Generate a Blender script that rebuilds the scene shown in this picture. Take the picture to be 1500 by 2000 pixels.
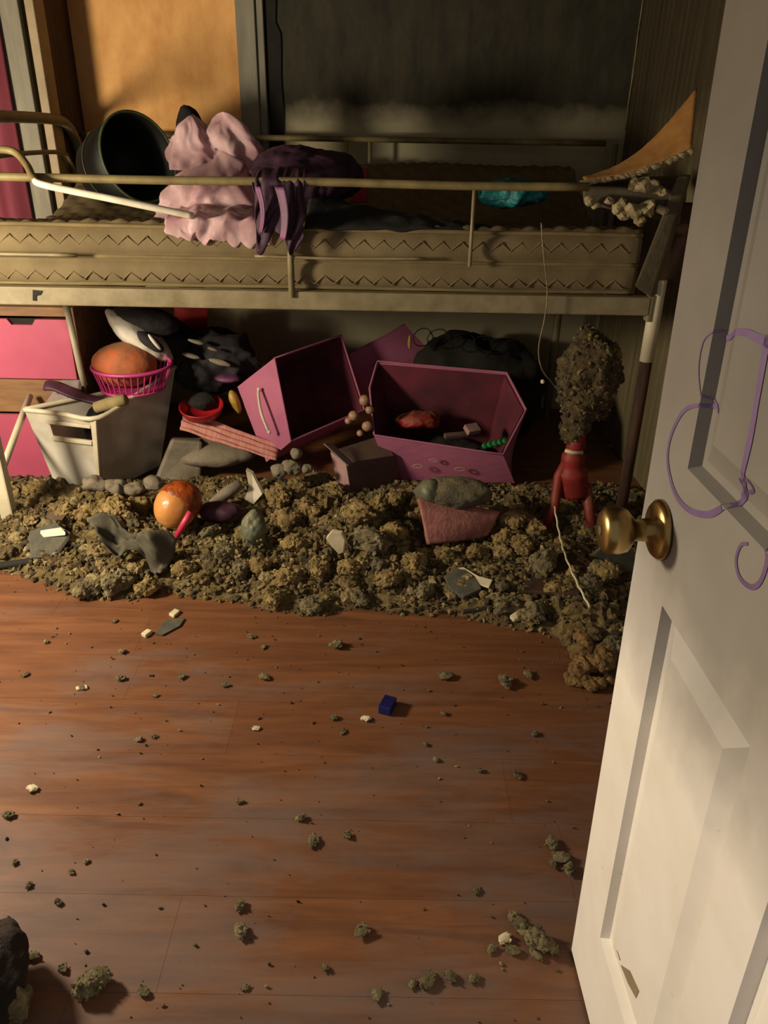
import bpy, bmesh, math, random
import numpy as np
from mathutils import Vector, Matrix, noise

for o in list(bpy.data.objects): bpy.data.objects.remove(o)
random.seed(7); RNG = np.random.default_rng(11)
SC = bpy.context.scene; COL = SC.collection
R = math.radians
# ------------------------------------------------------------------ camera, light, exposure
CAM_H, PITCH, ROLL, FPX = 1.35, R(26.5), R(1.0), 1502.0
cd = bpy.data.cameras.new('camera'); cam = bpy.data.objects.new('camera', cd); COL.objects.link(cam)
cd.sensor_fit = 'VERTICAL'; cd.sensor_height = 36.0; cd.sensor_width = 27.0
cd.lens = 36.0 * FPX / 2000.0; cd.clip_start = 0.02
cam.matrix_world = Matrix.Translation((0, 0, CAM_H)) @ Matrix.Rotation(math.pi/2 - PITCH, 4, 'X') @ Matrix.Rotation(ROLL, 4, 'Z')
SC.camera = cam
W = bpy.data.worlds.new('world'); SC.world = W; W.use_nodes = True
W.node_tree.nodes['Background'].inputs[0].default_value = (0.86, 0.80, 0.80, 1)
W.node_tree.nodes['Background'].inputs[1].default_value = 0.20
def lamp(name, typ, loc, energy, color, **k):
    l = bpy.data.lights.new(name, typ); l.energy = energy; l.color = color
    for a, v in k.items(): setattr(l, a, v)
    o = bpy.data.objects.new(name, l); o.location = loc; COL.objects.link(o); return o
lamp('work_lamp', 'POINT', (-1.90, 1.60, 1.12), 124, (1.0, 0.85, 0.63), shadow_soft_size=0.14)
VS = SC.view_settings
VS.view_transform = 'Standard'; VS.look = 'None'; VS.gamma = 1.0; VS.use_curve_mapping = False
VS.exposure = 0.62

# ------------------------------------------------------------------ picture -> place helpers
def ray(px, py):
    a, b = px - 750.0, 1000.0 - py
    c, s = math.cos(ROLL), math.sin(ROLL)
    a, b = a*c - b*s, a*s + b*c
    return Vector((a, FPX*math.cos(PITCH) + b*math.sin(PITCH), b*math.cos(PITCH) - FPX*math.sin(PITCH)))
O = Vector((0, 0, CAM_H))
def at(px, py, Y):
    r = ray(px, py); return O + r*(Y/r.y)
def fl(px, py, z=0.0):
    r = ray(px, py); return O + r*((z - CAM_H)/r.z)

# ------------------------------------------------------------------ materials
def lin(c):
    if isinstance(c, str):
        c = [int(c[i:i+2], 16)/255 for i in (0, 2, 4)]
    return tuple(((v/12.92) if v <= .04045 else ((v+.055)/1.055)**2.4) for v in c[:3]) + (1.0,)
MATS = {}
class NT:
    def __init__(s, name):
        s.m = bpy.data.materials.new(name); s.m.use_nodes = True
        s.t = s.m.node_tree; s.n = s.t.nodes; s.l = s.t.links
        s.b = s.n['Principled BSDF']; MATS[name] = s.m
    def node(s, typ, **k):
        n = s.n.new(typ)
        for a, v in k.items(): setattr(n, a, v)
        return n
    def coord(s, kind='pos', scale=(1, 1, 1)):
        mp = s.node('ShaderNodeMapping'); mp.inputs['Scale'].default_value = scale
        if kind == 'pos': s.l.new(s.node('ShaderNodeNewGeometry').outputs['Position'], mp.inputs[0])
        else: s.l.new(s.node('ShaderNodeTexCoord').outputs['Object'], mp.inputs[0])
        return mp.outputs[0]
    def noise(s, co, scale, detail=6, rough=.6, dist=0):
        n = s.node('ShaderNodeTexNoise'); n.inputs['Scale'].default_value = scale
        n.inputs['Detail'].default_value = detail; n.inputs['Roughness'].default_value = rough
        n.inputs['Distortion'].default_value = dist; s.l.new(co, n.inputs['Vector']); return n.outputs['Fac']
    def ramp(s, f, stops):
        r = s.node('ShaderNodeValToRGB'); e = r.color_ramp.elements
        while len(e) < len(stops): e.new(.5)
        for i, (p, c) in enumerate(stops):
            e[i].position = p; e[i].color = lin(c) if not isinstance(c, (int, float)) else (c, c, c, 1)
        s.l.new(f, r.inputs[0]); return r.outputs[0]
    def mix(s, f, a, b, mode='MIX'):
        m = s.node('ShaderNodeMix', data_type='RGBA', blend_type=mode)
        for sock, v in ((m.inputs[0], f), (m.inputs[6], a), (m.inputs[7], b)):
            if isinstance(v, (int, float)): sock.default_value = v
            elif isinstance(v, (str, tuple)): sock.default_value = lin(v) if isinstance(v, str) else v
            else: s.l.new(v, sock)
        return m.outputs[2]
    def math(s, op, a, b=0.0, c=None):
        m = s.node('ShaderNodeMath', operation=op)
        for i, v in enumerate((a, b, c)):
            if v is None: continue
            if isinstance(v, (int, float)): m.inputs[i].default_value = v
            else: s.l.new(v, m.inputs[i])
        return m.outputs[0]
    def xyz(s, co):
        x = s.node('ShaderNodeSeparateXYZ'); s.l.new(co, x.inputs[0]); return x.outputs
    def col(s, v):
        if isinstance(v, str): s.b.inputs['Base Color'].default_value = lin(v)
        else: s.l.new(v, s.b.inputs['Base Color'])
    def bump(s, h, st=.3, d=.01):
        b = s.node('ShaderNodeBump'); b.inputs['Strength'].default_value = st; b.inputs['Distance'].default_value = d
        s.l.new(h, b.inputs['Height']); s.l.new(b.outputs[0], s.b.inputs['Normal'])
    def set(s, **k):
        for a, v in k.items():
            s.b.inputs[a.replace('_', ' ')].default_value = v
def simple(name, c1, c2=None, scale=9, rough=.75, bump=0, bscale=60, bd=.006, lo=.35, hi=.7, dust=None, dustamt=.5, stretch=(1, 1, 1), **k):
    t = NT(name); co = t.coord('pos', stretch)
    c = t.ramp(t.noise(co, scale), [(lo, c1), (hi, c2)]) if c2 else None
    if dust:   # ash lying on upward faces and in patches
        nz = t.xyz(t.node('ShaderNodeNewGeometry').outputs['Normal'])[2]
        f = t.math('MULTIPLY', t.ramp(nz, [(.2, 0.0), (.85, 1.0)]), t.ramp(t.noise(co, scale*2.2), [(.38, 0.0), (.62, 1.0)]))
        f = t.math('MULTIPLY', f, dustamt)
        c = t.mix(f, c if c else lin(c1), dust)
    t.col(c if c else c1); t.set(Roughness=rough, **k)
    if bump: t.bump(t.noise(co, bscale), bump, bd)
    return t.m
ASH = '6f6347'
simple('white_metal', '8c8062', '6e6344', 14, .5, dust='7a6a42', dustamt=.7)
simple('rail_metal', '857648', '5a4d2c', 10, .6)
simple('lit_metal', 'f0ead6', 'd8cba6', 20, .28)  # pale tone paints in the light caught by the bent tube's straight end
simple('dirty_metal', '6f6038', '3c3320', 16, .6)
simple('mattress', '7c6d4c', '5a4b30', 3.2, .9, .35, 240, .003, lo=.3, hi=.72, dust='66542f', dustamt=.8)
simple('mattress_seam', '7c6c46', '645434', 6, .9)
simple('plywood', 'eab26c', 'd09452', 12, .8, .15, 90, .003, stretch=(1, 1, .55))
simple('casing', '8a8470', '6b6654', 5, .6, stretch=(4, 4, .6))
simple('casing_tan', 'a89473', '857455', 5, .6)
simple('char', '12110c', '201c12', 8, .9, .4, 60)
simple('tape', 'a08c60', '4a3f28', 30, .8)
simple('drywall_paper', 'c08a48', 'a8743a', 16, .85, .2, 80, .004)
simple('gypsum', 'b0a078', '75684a', 40, .95, .5, 110, .006)
simple('sooty_board', '6b6049', '4b4230', 12, .9, .3, 90)
simple('hamper', '14170e', '0a0c08', 10, .6, dust='3c3a26', dustamt=.4)
simple('hamper_rim', '56603c', '3a4229', 10, .45)
t = NT('pink_bag'); co = t.coord()
t.col(t.ramp(t.noise(co, 7), [(.3, 'd8a8ae'), (.55, 'efd0d0'), (.75, 'f0dccc')])); t.set(Roughness=.2, Transmission_Weight=.55, IOR=1.08, Specular_IOR_Level=.8)
t.bump(t.noise(co, 18, 3, .5, 1.2), .25, .01)
simple('purple_cloth', '3a1730', '22091c', 14, .7, .4, 60)
simple('mauve_cloth', '6e3c60', '4c2442', 14, .6)
simple('black_cloth', '0f0d0b', '1d1712', 12, .9, .3, 60)
simple('teal_cloth', '1f8583', '082628', 22, .55, .4, 60)
simple('red_plastic', 'b01c22', '7d1216', 12, .4)
simple('drawer_pink', 'b04e68', '9e425a', 3, .5)
simple('dresser_wood', '8a6743', '6b4c30', 6, .7, stretch=(1, 6, 6), dust=ASH)
t = NT('clear_plastic'); co = t.coord()
t.col(t.ramp(t.noise(co, 5), [(.3, 'b8ae9c'), (.6, 'e2dccc')])); t.set(Roughness=.38, Transmission_Weight=.35, IOR=1.15)
simple('plastic_rim', 'cfc6ab', 'b0a688', 6, .45)
simple('basket_pink', 'b83a74', '982c60', 6, .45)
simple('orange_foam', 'b85c30', '8a5834', 10, .8, .3, 70, dust='7c6446', dustamt=.85)
simple('plum', '4a2436', '2e1422', 12, .6)
simple('beige_roll', '9b8a5c', '7a6a44', 12, .85)
simple('grey_bag', '8d7c74', '6e5f5a', 8, .6)
simple('white_cloth', 'd8d2c4', 'aaa08e', 8, .7, .3, 40)
simple('dark_cloth', '171414', '241f21', 10, .85, .4, 50)
simple('pillow_grey', '857a68', '5c523f', 9, .9, .3, 60, dust=ASH)
simple('pink_stripe', 'b0685f', 'c59080', 40, .8, stretch=(3, .3, .3))
simple('bin_pink', 'b26680', '985470', 4, .85, .2, 300, .001, dust='6b5a48', dustamt=.35)
simple('bin_pink_shaded', '66222f', '3a121e', 5, .9, dust='3c3026', dustamt=.4)  # inside of the pink bins, interior shade and some burning put into the colour
simple('tote_white', 'd8cdb4', 'b8a98a', 10, .6)
simple('box_pink', 'b08a86', '8a6a64', 6, .8, dust=ASH)
simple('box_dark', '6b5048', '4f3a34', 6, .8, dust=ASH)
simple('bead', 'b0886a', '86664c', 20, .5)
simple('red_toy', '8e2018', '66140e', 14, .6, dust='7c6a44', dustamt=.6)
simple('yellow_toy', 'b8963a', '8a6c22', 12, .5)
simple('green_toy', '1f7a38', '0f4a20', 14, .5)
simple('doll_skin', 'd89a58', 'b87838', 8, .3)
simple('doll_hair', 'a04a18', '6b2c0c', 22, .25, .5, 50, .01)
simple('pink_stick', 'd8405c', 'b02c48', 8, .45)
simple('olive_cloth', '565040', '3c3828', 9, .8, .3, 60, dust='6b604a', dustamt=.5)
simple('greygreen', '6b7058', '504f3c', 14, .5, .4, 60, dust='857650', dustamt=.7)
simple('white_chip', 'd8cfae', 'b8a880', 20, .7)
simple('grey_board', '4c4c42', '3a392f', 12, .85, .3, 80, dust='6b604a', dustamt=.5)
simple('slipper_top', '6b6450', '4a4434', 10, .95, .8, 110, .01, dust='857650', dustamt=.7)
simple('slipper_sole', 'a86e64', '86524a', 30, .85, .6, 90, .008)
simple('foam', '8a6a3c', '5c4524', 20, .95, .8, 70, .012)
simple('blue_block', '20206b', '14143c', 10, .4)
simple('boot', '2c1c12', '16100a', 16, .9, .8, 90, .01)
simple('brass', 'a8905c', '80643a', 9, .3, Metallic=1.0)
simple('marker', '6b5078', '57406a', 20, .6)
simple('curtain', '8a3a48', '6b2a38', 5, .8, stretch=(1, 1, .3))
simple('charred_wood', '4a2c16', '20140b', 8, .8, .3, 50, stretch=(3, 3, .5))
simple('wire', '8a7a58', '5a4c34', 60, .5)
simple('ceiling', '4a4436', '2c281e', 3, .9)
# insulation: fibres with a colour of their own per chunk
t = NT('insulation'); co = t.coord()
a = t.node('ShaderNodeAttribute', attribute_name='Col')
v = t.ramp(t.noise(co, 55), [(.3, '4a3c22'), (.7, 'ffffff')])
t.col(t.mix(.75, a.outputs['Color'], t.mix(1.0, a.outputs['Color'], v, 'MULTIPLY'))); t.set(Roughness=.97)
t.bump(t.noise(co, 150), .7, .008)
t = NT('clump'); co = t.coord()
t.col(t.ramp(t.noise(co, 28), [(.3, '5c4a28'), (.5, '8e7748'), (.72, 'b89e66')])); t.set(Roughness=.97)
t.bump(t.noise(co, 120), .9, .012)
t = NT('clump_grey'); co = t.coord()
t.col(t.ramp(t.noise(co, 30), [(.3, '453c2a'), (.5, '746848'), (.72, '9c8e6a')])); t.set(Roughness=.97)
t.bump(t.noise(co, 120), .9, .012)
# laminate floor planks
t = NT('floor_plank'); co = t.coord('pos', (.55, 5, 1))
inf = t.node('ShaderNodeObjectInfo')
g = t.noise(co, 5, 8, .65, .6)
c = t.ramp(g, [(.25, '543322'), (.5, '744a2e'), (.75, '8c5c3a')])
c = t.mix(t.math('MULTIPLY', inf.outputs['Random'], .35), c, '684028')
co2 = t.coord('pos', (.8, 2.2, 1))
d = t.ramp(t.math('SUBTRACT', t.noise(co2, 2.6, 8, .7, .4), t.math('MULTIPLY', t.math('SUBTRACT', t.xyz(t.coord('pos'))[1], 1.3), .15)), [(.44, 0.0), (.66, 1.0)])  # grey dust; its increase towards the near floor paints in the dimmer, cooler light
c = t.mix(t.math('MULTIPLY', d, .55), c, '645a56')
sp = t.ramp(t.noise(t.coord('pos'), 95, 2), [(.68, 0.0), (.74, 1.0)])
c = t.mix(t.math('MULTIPLY', sp, .5), c, '4a4030')
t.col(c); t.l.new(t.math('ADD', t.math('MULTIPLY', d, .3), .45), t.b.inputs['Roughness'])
t.bump(g, .08, .002)
# sooty back wall: smoke line with a pale band under it
t = NT('soot_wall'); co = t.coord(); x, y, z = t.xyz(co)
edge = t.math('ADD', z, t.math('MULTIPLY', t.math('SUBTRACT', t.noise(co, 4.5), .5), .16))
f = t.ramp(edge, [(0.0, 0.0), (1.0, 1.0)])
s = t.math('SMOOTH_MIN', 1.0, t.math('MAXIMUM', 0.0, t.math('MULTIPLY', t.math('SUBTRACT', edge, 1.37), 11.0)), .1)
pale = t.ramp(t.noise(co, 4), [(.3, '9a9274'), (.7, 'b2a888')])
dark = t.ramp(t.noise(t.coord('pos', (3, 3, 1)), 4, 8, .7), [(.35, '242116'), (.55, '363122'), (.75, '453d2a')])
t.col(t.mix(s, pale, dark)); t.set(Roughness=.85); t.bump(t.noise(co, 40), .2, .004)
t = NT('panel_wall'); co = t.coord(); x, y, z = t.xyz(co)
s = t.math('MINIMUM', 1.0, t.math('MAXIMUM', 0.0, t.math('MULTIPLY', t.math('SUBTRACT', t.math('ADD', z, t.math('MULTIPLY', t.noise(co, 3), .3)), 1.3), 3.0)))
t.col(t.mix(s, t.ramp(t.noise(t.coord('pos', (6, 6, .5)), 5), [(.3, '5c523a'), (.7, '776b4c')]), t.ramp(t.noise(t.coord('pos', (6, 6, .5)), 5), [(.3, '2c2414'), (.7, '463a22')])))
t.set(Roughness=.7)
# door paint: white, smoke-stained from about waist height up
t = NT('door_paint'); co = t.coord(); x, y, z = t.xyz(co)
e = t.math('ADD', z, t.math('MULTIPLY', t.math('SUBTRACT', t.noise(co, 3.2, 5), .5), .30))
s = t.ramp(t.math('DIVIDE', e, 2.0), [(.325, 0.0), (.39, .50), (.45, .76), (.56, .88), (.70, .98)])
wh = t.ramp(t.noise(co, 6), [(.3, 'eae3d6'), (.6, 'f4efe6')])
c = t.mix(s, wh, t.ramp(t.noise(co, 5), [(.3, '423d34'), (.7, '544d42')]))
sc = t.ramp(t.noise(t.coord('pos', (1, 9, 26)), 4, 4, .6), [(.70, 0.0), (.76, 1.0)])
c = t.mix(t.math('MULTIPLY', sc, .45), c, '8a7c66')
t.col(c); t.set(Roughness=.5)
t = NT('wall_paint'); co = t.coord()
t.col(t.ramp(t.noise(co, 3), [(.3, '3c3626'), (.7, '5c543e')])); t.set(Roughness=.85)

# ------------------------------------------------------------------ objects
ROOT = {}
def tag(o, label, cat, group=None, kind=None):
    if label: o['label'] = label
    if cat: o['category'] = cat
    if group: o['group'] = group
    if kind: o['kind'] = kind
    return o
def thing(name, label, cat, loc, group=None, kind=None):
    o = bpy.data.objects.new(name, None); COL.objects.link(o); o.empty_display_size = .05
    o.location = loc; ROOT[o.name] = Vector(loc); return tag(o, label, cat, group, kind)
class MB:
    """collects shapes in world coordinates; build() links them as one mesh object"""
    def __init__(s): s.v = []; s.f = []
    def add(s, vs, fs):
        n = len(s.v); s.v += [Vector(v) for v in vs]; s.f += [tuple(i + n for i in f) for f in fs]; return s
    def box(s, a, b):
        return s.obox((Vector(a)+Vector(b))/2, *[Vector([(b[i]-a[i])/2 if i == k else 0 for i in range(3)]) for k in range(3)])
    def obox(s, c, ax, ay, az):
        c, ax, ay, az = map(Vector, (c, ax, ay, az))
        return s.hexa([c-ax-ay-az, c+ax-ay-az, c+ax+ay-az, c-ax+ay-az], [c-ax-ay+az, c+ax-ay+az, c+ax+ay+az, c-ax+ay+az])
    def hexa(s, bot, top):
        return s.add(list(bot)+list(top), [(3, 2, 1, 0), (4, 5, 6, 7), (0, 1, 5, 4), (1, 2, 6, 5), (2, 3, 7, 6), (3, 0, 4, 7)])
    def tube(s, pts, r, n=10, cap=True):
        pts = [Vector(p) for p in pts]; m = len(pts)
        rr = r if isinstance(r, (list, tuple)) else [r]*m
        vs, fs = [], []; prev = None
        for i, p in enumerate(pts):
            d = (pts[min(i+1, m-1)] - pts[max(i-1, 0)]).normalized()
            if prev is None: a = d.orthogonal().normalized()
            else: a = (prev - d*prev.dot(d)).normalized()
            prev = a; b = d.cross(a)
            for k in range(n):
                q = 2*math.pi*k/n; vs.append(p + (a*math.cos(q) + b*math.sin(q))*rr[i])
        for i in range(m-1):
            for k in range(n):
                fs.append((i*n+k, i*n+(k+1) % n, (i+1)*n+(k+1) % n, (i+1)*n+k))
        if cap: fs += [tuple(range(n))[::-1], tuple((m-1)*n+k for k in range(n))]
        return s.add(vs, fs)
    def lathe(s, o, axis, prof, n=24):
        o, axis = Vector(o), Vector(axis).normalized(); a = axis.orthogonal().normalized(); b = axis.cross(a)
        vs = [o + axis*h + (a*math.cos(2*math.pi*k/n) + b*math.sin(2*math.pi*k/n))*r for h, r in prof for k in range(n)]
        fs = [(i*n+k, i*n+(k+1) % n, (i+1)*n+(k+1) % n, (i+1)*n+k) for i in range(len(prof)-1) for k in range(n)]
        fs += [tuple(range(n))[::-1], tuple((len(prof)-1)*n+k for k in range(n))]
        return s.add(vs, fs)
    def prism(s, poly, off):
        poly = [Vector(p) for p in poly]; n = len(poly); off = Vector(off)
        return s.add(poly + [p+off for p in poly], [tuple(range(n))[::-1], tuple(range(n, 2*n))] + [(i, (i+1) % n, n+(i+1) % n, n+i) for i in range(n)])
    def grid(s, fn, nu, nv):
        vs = [fn(i/nu, j/nv) for i in range(nu+1) for j in range(nv+1)]
        fs = [(i*(nv+1)+j, (i+1)*(nv+1)+j, (i+1)*(nv+1)+j+1, i*(nv+1)+j+1) for i in range(nu) for j in range(nv)]
        return s.add(vs, fs)
    def blob(s, c, rad, sub=4, amp=.2, fr=6., seed=0, ridge=False, flat=None, rot=None, oct=4):
        bm = bmesh.new(); bmesh.ops.create_icosphere(bm, subdivisions=sub, radius=1)
        c, rad, off = Vector(c), Vector(rad), Vector((seed*3.7, seed*1.3, seed*5.1)); vs = []
        mr = max(rad)
        for v in bm.verts:
            d = v.co.normalized(); p = Vector((d.x*rad.x, d.y*rad.y, d.z*rad.z))
            q = p*fr + off; h = 0; a = 1
            for _ in range(oct):
                w = noise.noise(q); h += a*((1-2*abs(w)) - .4 if ridge else w); a *= .5; q = q*2.03
            p = p*(1 + amp*h)
            if rot: p = rot @ p
            p = c + p
            if flat is not None and p.z < flat: p.z = flat + (p.z-flat)*.06
            vs.append(p)
        fs = [tuple(v.index for v in f.verts) for f in bm.faces]; bm.free()
        return s.add(vs, fs)
    def build(s, name, mat, parent=None, smooth=False, label=None, cat=None, group=None, kind=None, solid=0, bevel=0, merge=False, subs=0, soff=0):
        if parent is not None: base = ROOT[parent.name]
        else:
            xs = [[v[i] for v in s.v] for i in range(3)]
            base = Vector(((min(xs[0])+max(xs[0]))/2, (min(xs[1])+max(xs[1]))/2, min(xs[2])))
        me = bpy.data.meshes.new(name); me.from_pydata([v-base for v in s.v], [], s.f)
        bm = bmesh.new(); bm.from_mesh(me)
        if merge: bmesh.ops.remove_doubles(bm, verts=bm.verts, dist=1e-5)
        bmesh.ops.recalc_face_normals(bm, faces=bm.faces)
        if smooth:
            for f in bm.faces: f.smooth = True
        bm.to_mesh(me); bm.free(); me.materials.append(MATS[mat])
        o = bpy.data.objects.new(name, me); COL.objects.link(o)
        if parent is not None: o.parent = parent
        else: o.location = base
        ROOT[o.name] = base
        if solid:
            m = o.modifiers.new('thickness', 'SOLIDIFY'); m.thickness = solid; m.offset = soff
        if bevel:
            m = o.modifiers.new('bevel', 'BEVEL'); m.width = bevel; m.segments = 2; m.limit_method = 'ANGLE'
        if subs:
            m = o.modifiers.new('sub', 'SUBSURF'); m.levels = subs; m.render_levels = subs
        return tag(o, label, cat, group, kind)
def struct(name, mb, mat, **k): return mb.build(name, mat, kind='structure', **k)
def nz(p, f=1.0, s=0.0): return noise.noise(Vector(p)*f + Vector((s, s*2.1, s*.7)))
def smooth_path(pts, k=8):
    pts = [Vector(p) for p in pts]; out = []
    P = [pts[0]] + pts + [pts[-1]]
    for i in range(1, len(P)-2):
        for j in range(k):
            t_ = j/k; a, b, c, d = P[i-1], P[i], P[i+1], P[i+2]
            out.append(.5*((2*b) + (c-a)*t_ + (2*a-5*b+4*c-d)*t_*t_ + (3*b-a-3*c+d)*t_**3))
    out.append(pts[-1]); return out

# ------------------------------------------------------------------ room shell
XL, XR, YB, ZC = -2.3, 1.10, 4.0, 2.5
fo = struct('floor', MB().box((XL, -.9, -.06), (XR+.02, YB+.05, -.012)), 'charred_wood')
PW, PL = .19, 1.22
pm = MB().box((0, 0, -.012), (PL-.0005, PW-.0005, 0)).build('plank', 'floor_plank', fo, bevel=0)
pm.data.transform(Matrix.Translation(ROOT[fo.name])); first = True
row = 0; y = -.7
while y < YB:
    x = XL - random.random()*PL
    while x < XR:
        x0, x1 = max(x, XL), min(x+PL, XR)
        if x1 - x0 > .05:
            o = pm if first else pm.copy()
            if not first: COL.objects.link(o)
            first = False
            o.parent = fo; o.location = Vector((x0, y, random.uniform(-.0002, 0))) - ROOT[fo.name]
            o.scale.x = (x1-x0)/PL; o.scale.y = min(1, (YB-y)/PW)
        x += PL
    y += PW
struct('wall_back', MB().box((-1.42, YB, 0), (XR, YB+.1, ZC)), 'soot_wall')
wr = struct('wall_right', MB().box((XR, 1.3, 0), (XR+.1, YB+.1, ZC)), 'panel_wall')
first = None
for i in range(26):
    y0 = YB - .062*(i+1)
    if first is None:
        first = MB().box((XR-.008, y0+.004, 0), (XR, y0+.060, ZC)).build('wall_board', 'panel_wall', wr, bevel=.003)
    else:
        o = first.copy(); COL.objects.link(o); o.parent = wr; o.location = (0, -.062*i, 0)
struct('wall_left', MB().box((XL-.1, .3, 0), (XL, 3.7, ZC)), 'wall_paint')
struct('wall_alcove', MB().box((XL, 3.62, 0), (-1.47, YB+.1, ZC)), 'wall_paint')
struct('ceiling', MB().box((XL-.1, .3, ZC), (XR+.1, YB+.1, ZC+.08)), 'ceiling')
# corner trim of the alcove: grey board, dark gap, tan stop
t1 = struct('trim_1', MB().box((-1.60, 3.585, 0), (-1.475, 3.62, ZC)), 'casing', bevel=.004)
struct('trim_2', MB().box((-1.452, 3.59, 0), (-1.415, 3.70, ZC)), 'casing_tan', bevel=.004)
struct('trim_3', MB().box((-1.47, 3.70, 0), (-1.42, YB, ZC)), 'charred_wood')
# boarded window
wn = thing('window_1', None, None, (-1.0, YB, .95), kind='structure')
MB().box((-1.42, YB-.022, .75), (-.665, YB-.004, 2.3)).build('plywood_sheet', 'plywood', wn)
MB().box((-.685, YB-.05, .70), (-.60, YB-.002, 2.4)).build('casing', 'casing', wn, bevel=.004)
MB().box((-.603, YB-.035, .70), (-.565, YB-.002, 2.4)).build('casing_edge', 'casing', wn, bevel=.006)
# charred joint beside the casing
L, Rr = [], []
for i in range(41):
    z = .8 + i*.04; w = .034 + .016*nz((0, 0, z), 5); m = -.530 + .016*nz((0, 3, z), 2.3) - (.02 if z > 1.75 else 0)
    L.append((m-w, YB-.012, z)); Rr.append((m+w, YB-.012, z))
struct('trim_4', MB().prism(L + Rr[::-1], (0, .011, 0)), 'char')
# peeling joint tape in the right corner
pts = [(XR-.014+.006*nz((0, 0, z), 6), YB-.008-.006*abs(nz((0, 1, z), 4)), z) for z in [1.36+.03*i for i in range(30)]]
struct('trim_5', MB().tube(pts, [.003+.003*abs(nz((0, 0, p[2]), 9)) for p in pts], 6), 'tape')

# ------------------------------------------------------------------ door with panels, brass knob and marker writing
DU = Vector((.03, -1, 0)).normalized(); DZ = Vector((-.020, 0, 1)).normalized(); DN = DZ.cross(DU).normalized()
if DN.x > 0: DN = -DN
DB = fl(1115, 1860) + Vector((0, 0, .008))
def D(u, z, d=0.0): return DB + DU*u + DZ*z + DN*d
DW, DH, DT = .76, 2.03, .045
dr = thing('door_1', None, None, DB, kind='structure')
PANELS = [(.108, .350, .19, .822), (.108, .350, 1.005, 1.60), (.108, .350, 1.69, 1.92),
          (.435, .66, .19, .822), (.435, .66, 1.005, 1.60), (.435, .66, 1.69, 1.92)]
GR = .013   # groove depth
us = sorted({0, DW} | {p[0] for p in PANELS} | {p[1] for p in PANELS}); zs = sorted({0, DH} | {p[k] for p in PANELS for k in (2, 3)})
m = MB()
def q4(a, b, c, d): m.add([a, b, c, d], [(0, 1, 2, 3)])
for i in range(len(us)-1):
    for j in range(len(zs)-1):
        u0, u1, z0, z1 = us[i], us[i+1], zs[j], zs[j+1]
        if any(p[0] == u0 and p[2] == z0 for p in PANELS):
            s_ = .006
            a = [(u0, z0), (u1, z0), (u1, z1), (u0, z1)]; b = [(u0+s_, z0+s_), (u1-s_, z0+s_), (u1-s_, z1-s_), (u0+s_, z1-s_)]
            for k in range(4):
                k2 = (k+1) % 4; q4(D(*a[k]), D(*a[k2]), D(*b[k2], -GR), D(*b[k], -GR))
            q4(*[D(*p, -GR) for p in b])
        else: q4(D(u0, z0), D(u1, z0), D(u1, z1), D(u0, z1))
c4 = [(0, 0), (DW, 0), (DW, DH), (0, DH)]
q4(*[D(*p, -DT) for p in c4])
bu = [(u, 0) for u in us] + [(DW, z) for z in zs[1:]] + [(u, DH) for u in us[::-1][1:]] + [(0, z) for z in zs[::-1][1:-1]]
for k in range(len(bu)):
    a, b = bu[k], bu[(k+1) % len(bu)]
    q4(D(*a), D(*b), D(*b, -DT), D(*a, -DT))
m.build('door_slab', 'door_paint', dr, merge=True)
def panel_profile(e):   # height of the raised panel at distance e from its outer edge
    if e < .016: return -GR
    if e < .046: return -GR + (GR-.002)*(e-.016)/.030
    return -.002
for p in PANELS:
    m = MB(); es = [.0165, .046, .055]
    rings = [[D(p[0]+e, p[2]+e, panel_profile(e)), D(p[1]-e, p[2]+e, panel_profile(e)), D(p[1]-e, p[3]-e, panel_profile(e)), D(p[0]+e, p[3]-e, panel_profile(e))] for e in es]
    for r0, r1 in zip(rings, rings[1:]):
        for k in range(4): m.add([r0[k], r0[(k+1) % 4], r1[(k+1) % 4], r1[k]], [(0, 1, 2, 3)])
    m.add(rings[-1], [(0, 1, 2, 3)]); m.build('door_panel', 'door_paint', dr, merge=True)
def door_d(u, z):
    for p in PANELS:
        e = min(u-p[0], p[1]-u, z-p[2], p[3]-z)
        if e > 0: return max(panel_profile(e), -GR*e/.006) if e < .006 else panel_profile(e)
    return 0.0
def door_uz(px, py):
    r = ray(px, py); n = DN; t_ = (DB-O).dot(n)/r.dot(n); q = O + r*t_ - DB; return q.dot(DU), q.dot(DZ)
ku, kz = door_uz(1292, 1035)
kn = MB().lathe(D(ku, kz, .0005), DN, [(0, .038), (.004, .038), (.009, .033), (.011, .015), (.034, .0135), (.038, .019), (.044, .027), (.056, .030), (.068, .029), (.073, .024), (.075, .012)], 32).build('door_knob', 'brass', dr, smooth=True, label='round brass knob')
MB().lathe(D(ku, kz, .0755), DN, [(0, .006), (.001, .006), (.0015, .004)], 12).build('keyhole', 'dirty_metal', kn)
MB().obox(D(-.0005, kz, -DT/2), DU*.0008, DZ*.028, DN*.011).build('latch_plate', 'brass', dr)
def stroke(pts, w0, w1):
    pp = smooth_path([Vector((*door_uz(*p), 0)) for p in pts], 14); m = MB(); n = len(pp)
    vs, fs = [], []
    for i, p in enumerate(pp):
        d = (pp[min(i+1, n-1)] - pp[max(i-1, 0)]).normalized(); s_ = Vector((-d.y, d.x, 0)); w = (w0 + (w1-w0)*i/(n-1))*(1+.25*nz(p, 30))
        for k in (-1, 1):
            c = p + s_*w*k; vs.append(D(c.x, c.y, door_d(c.x, c.y)+.0008))
        if i: fs.append((2*i-2, 2*i-1, 2*i+1, 2*i))
    m.add(vs, fs).build('marker_stroke', 'marker', dr, label='purple marker stroke')
stroke([(1392, 805), (1365, 792), (1335, 805), (1312, 850), (1305, 900), (1318, 960), (1345, 995), (1385, 1005), (1420, 985), (1445, 955)], .0022, .0042)
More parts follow.
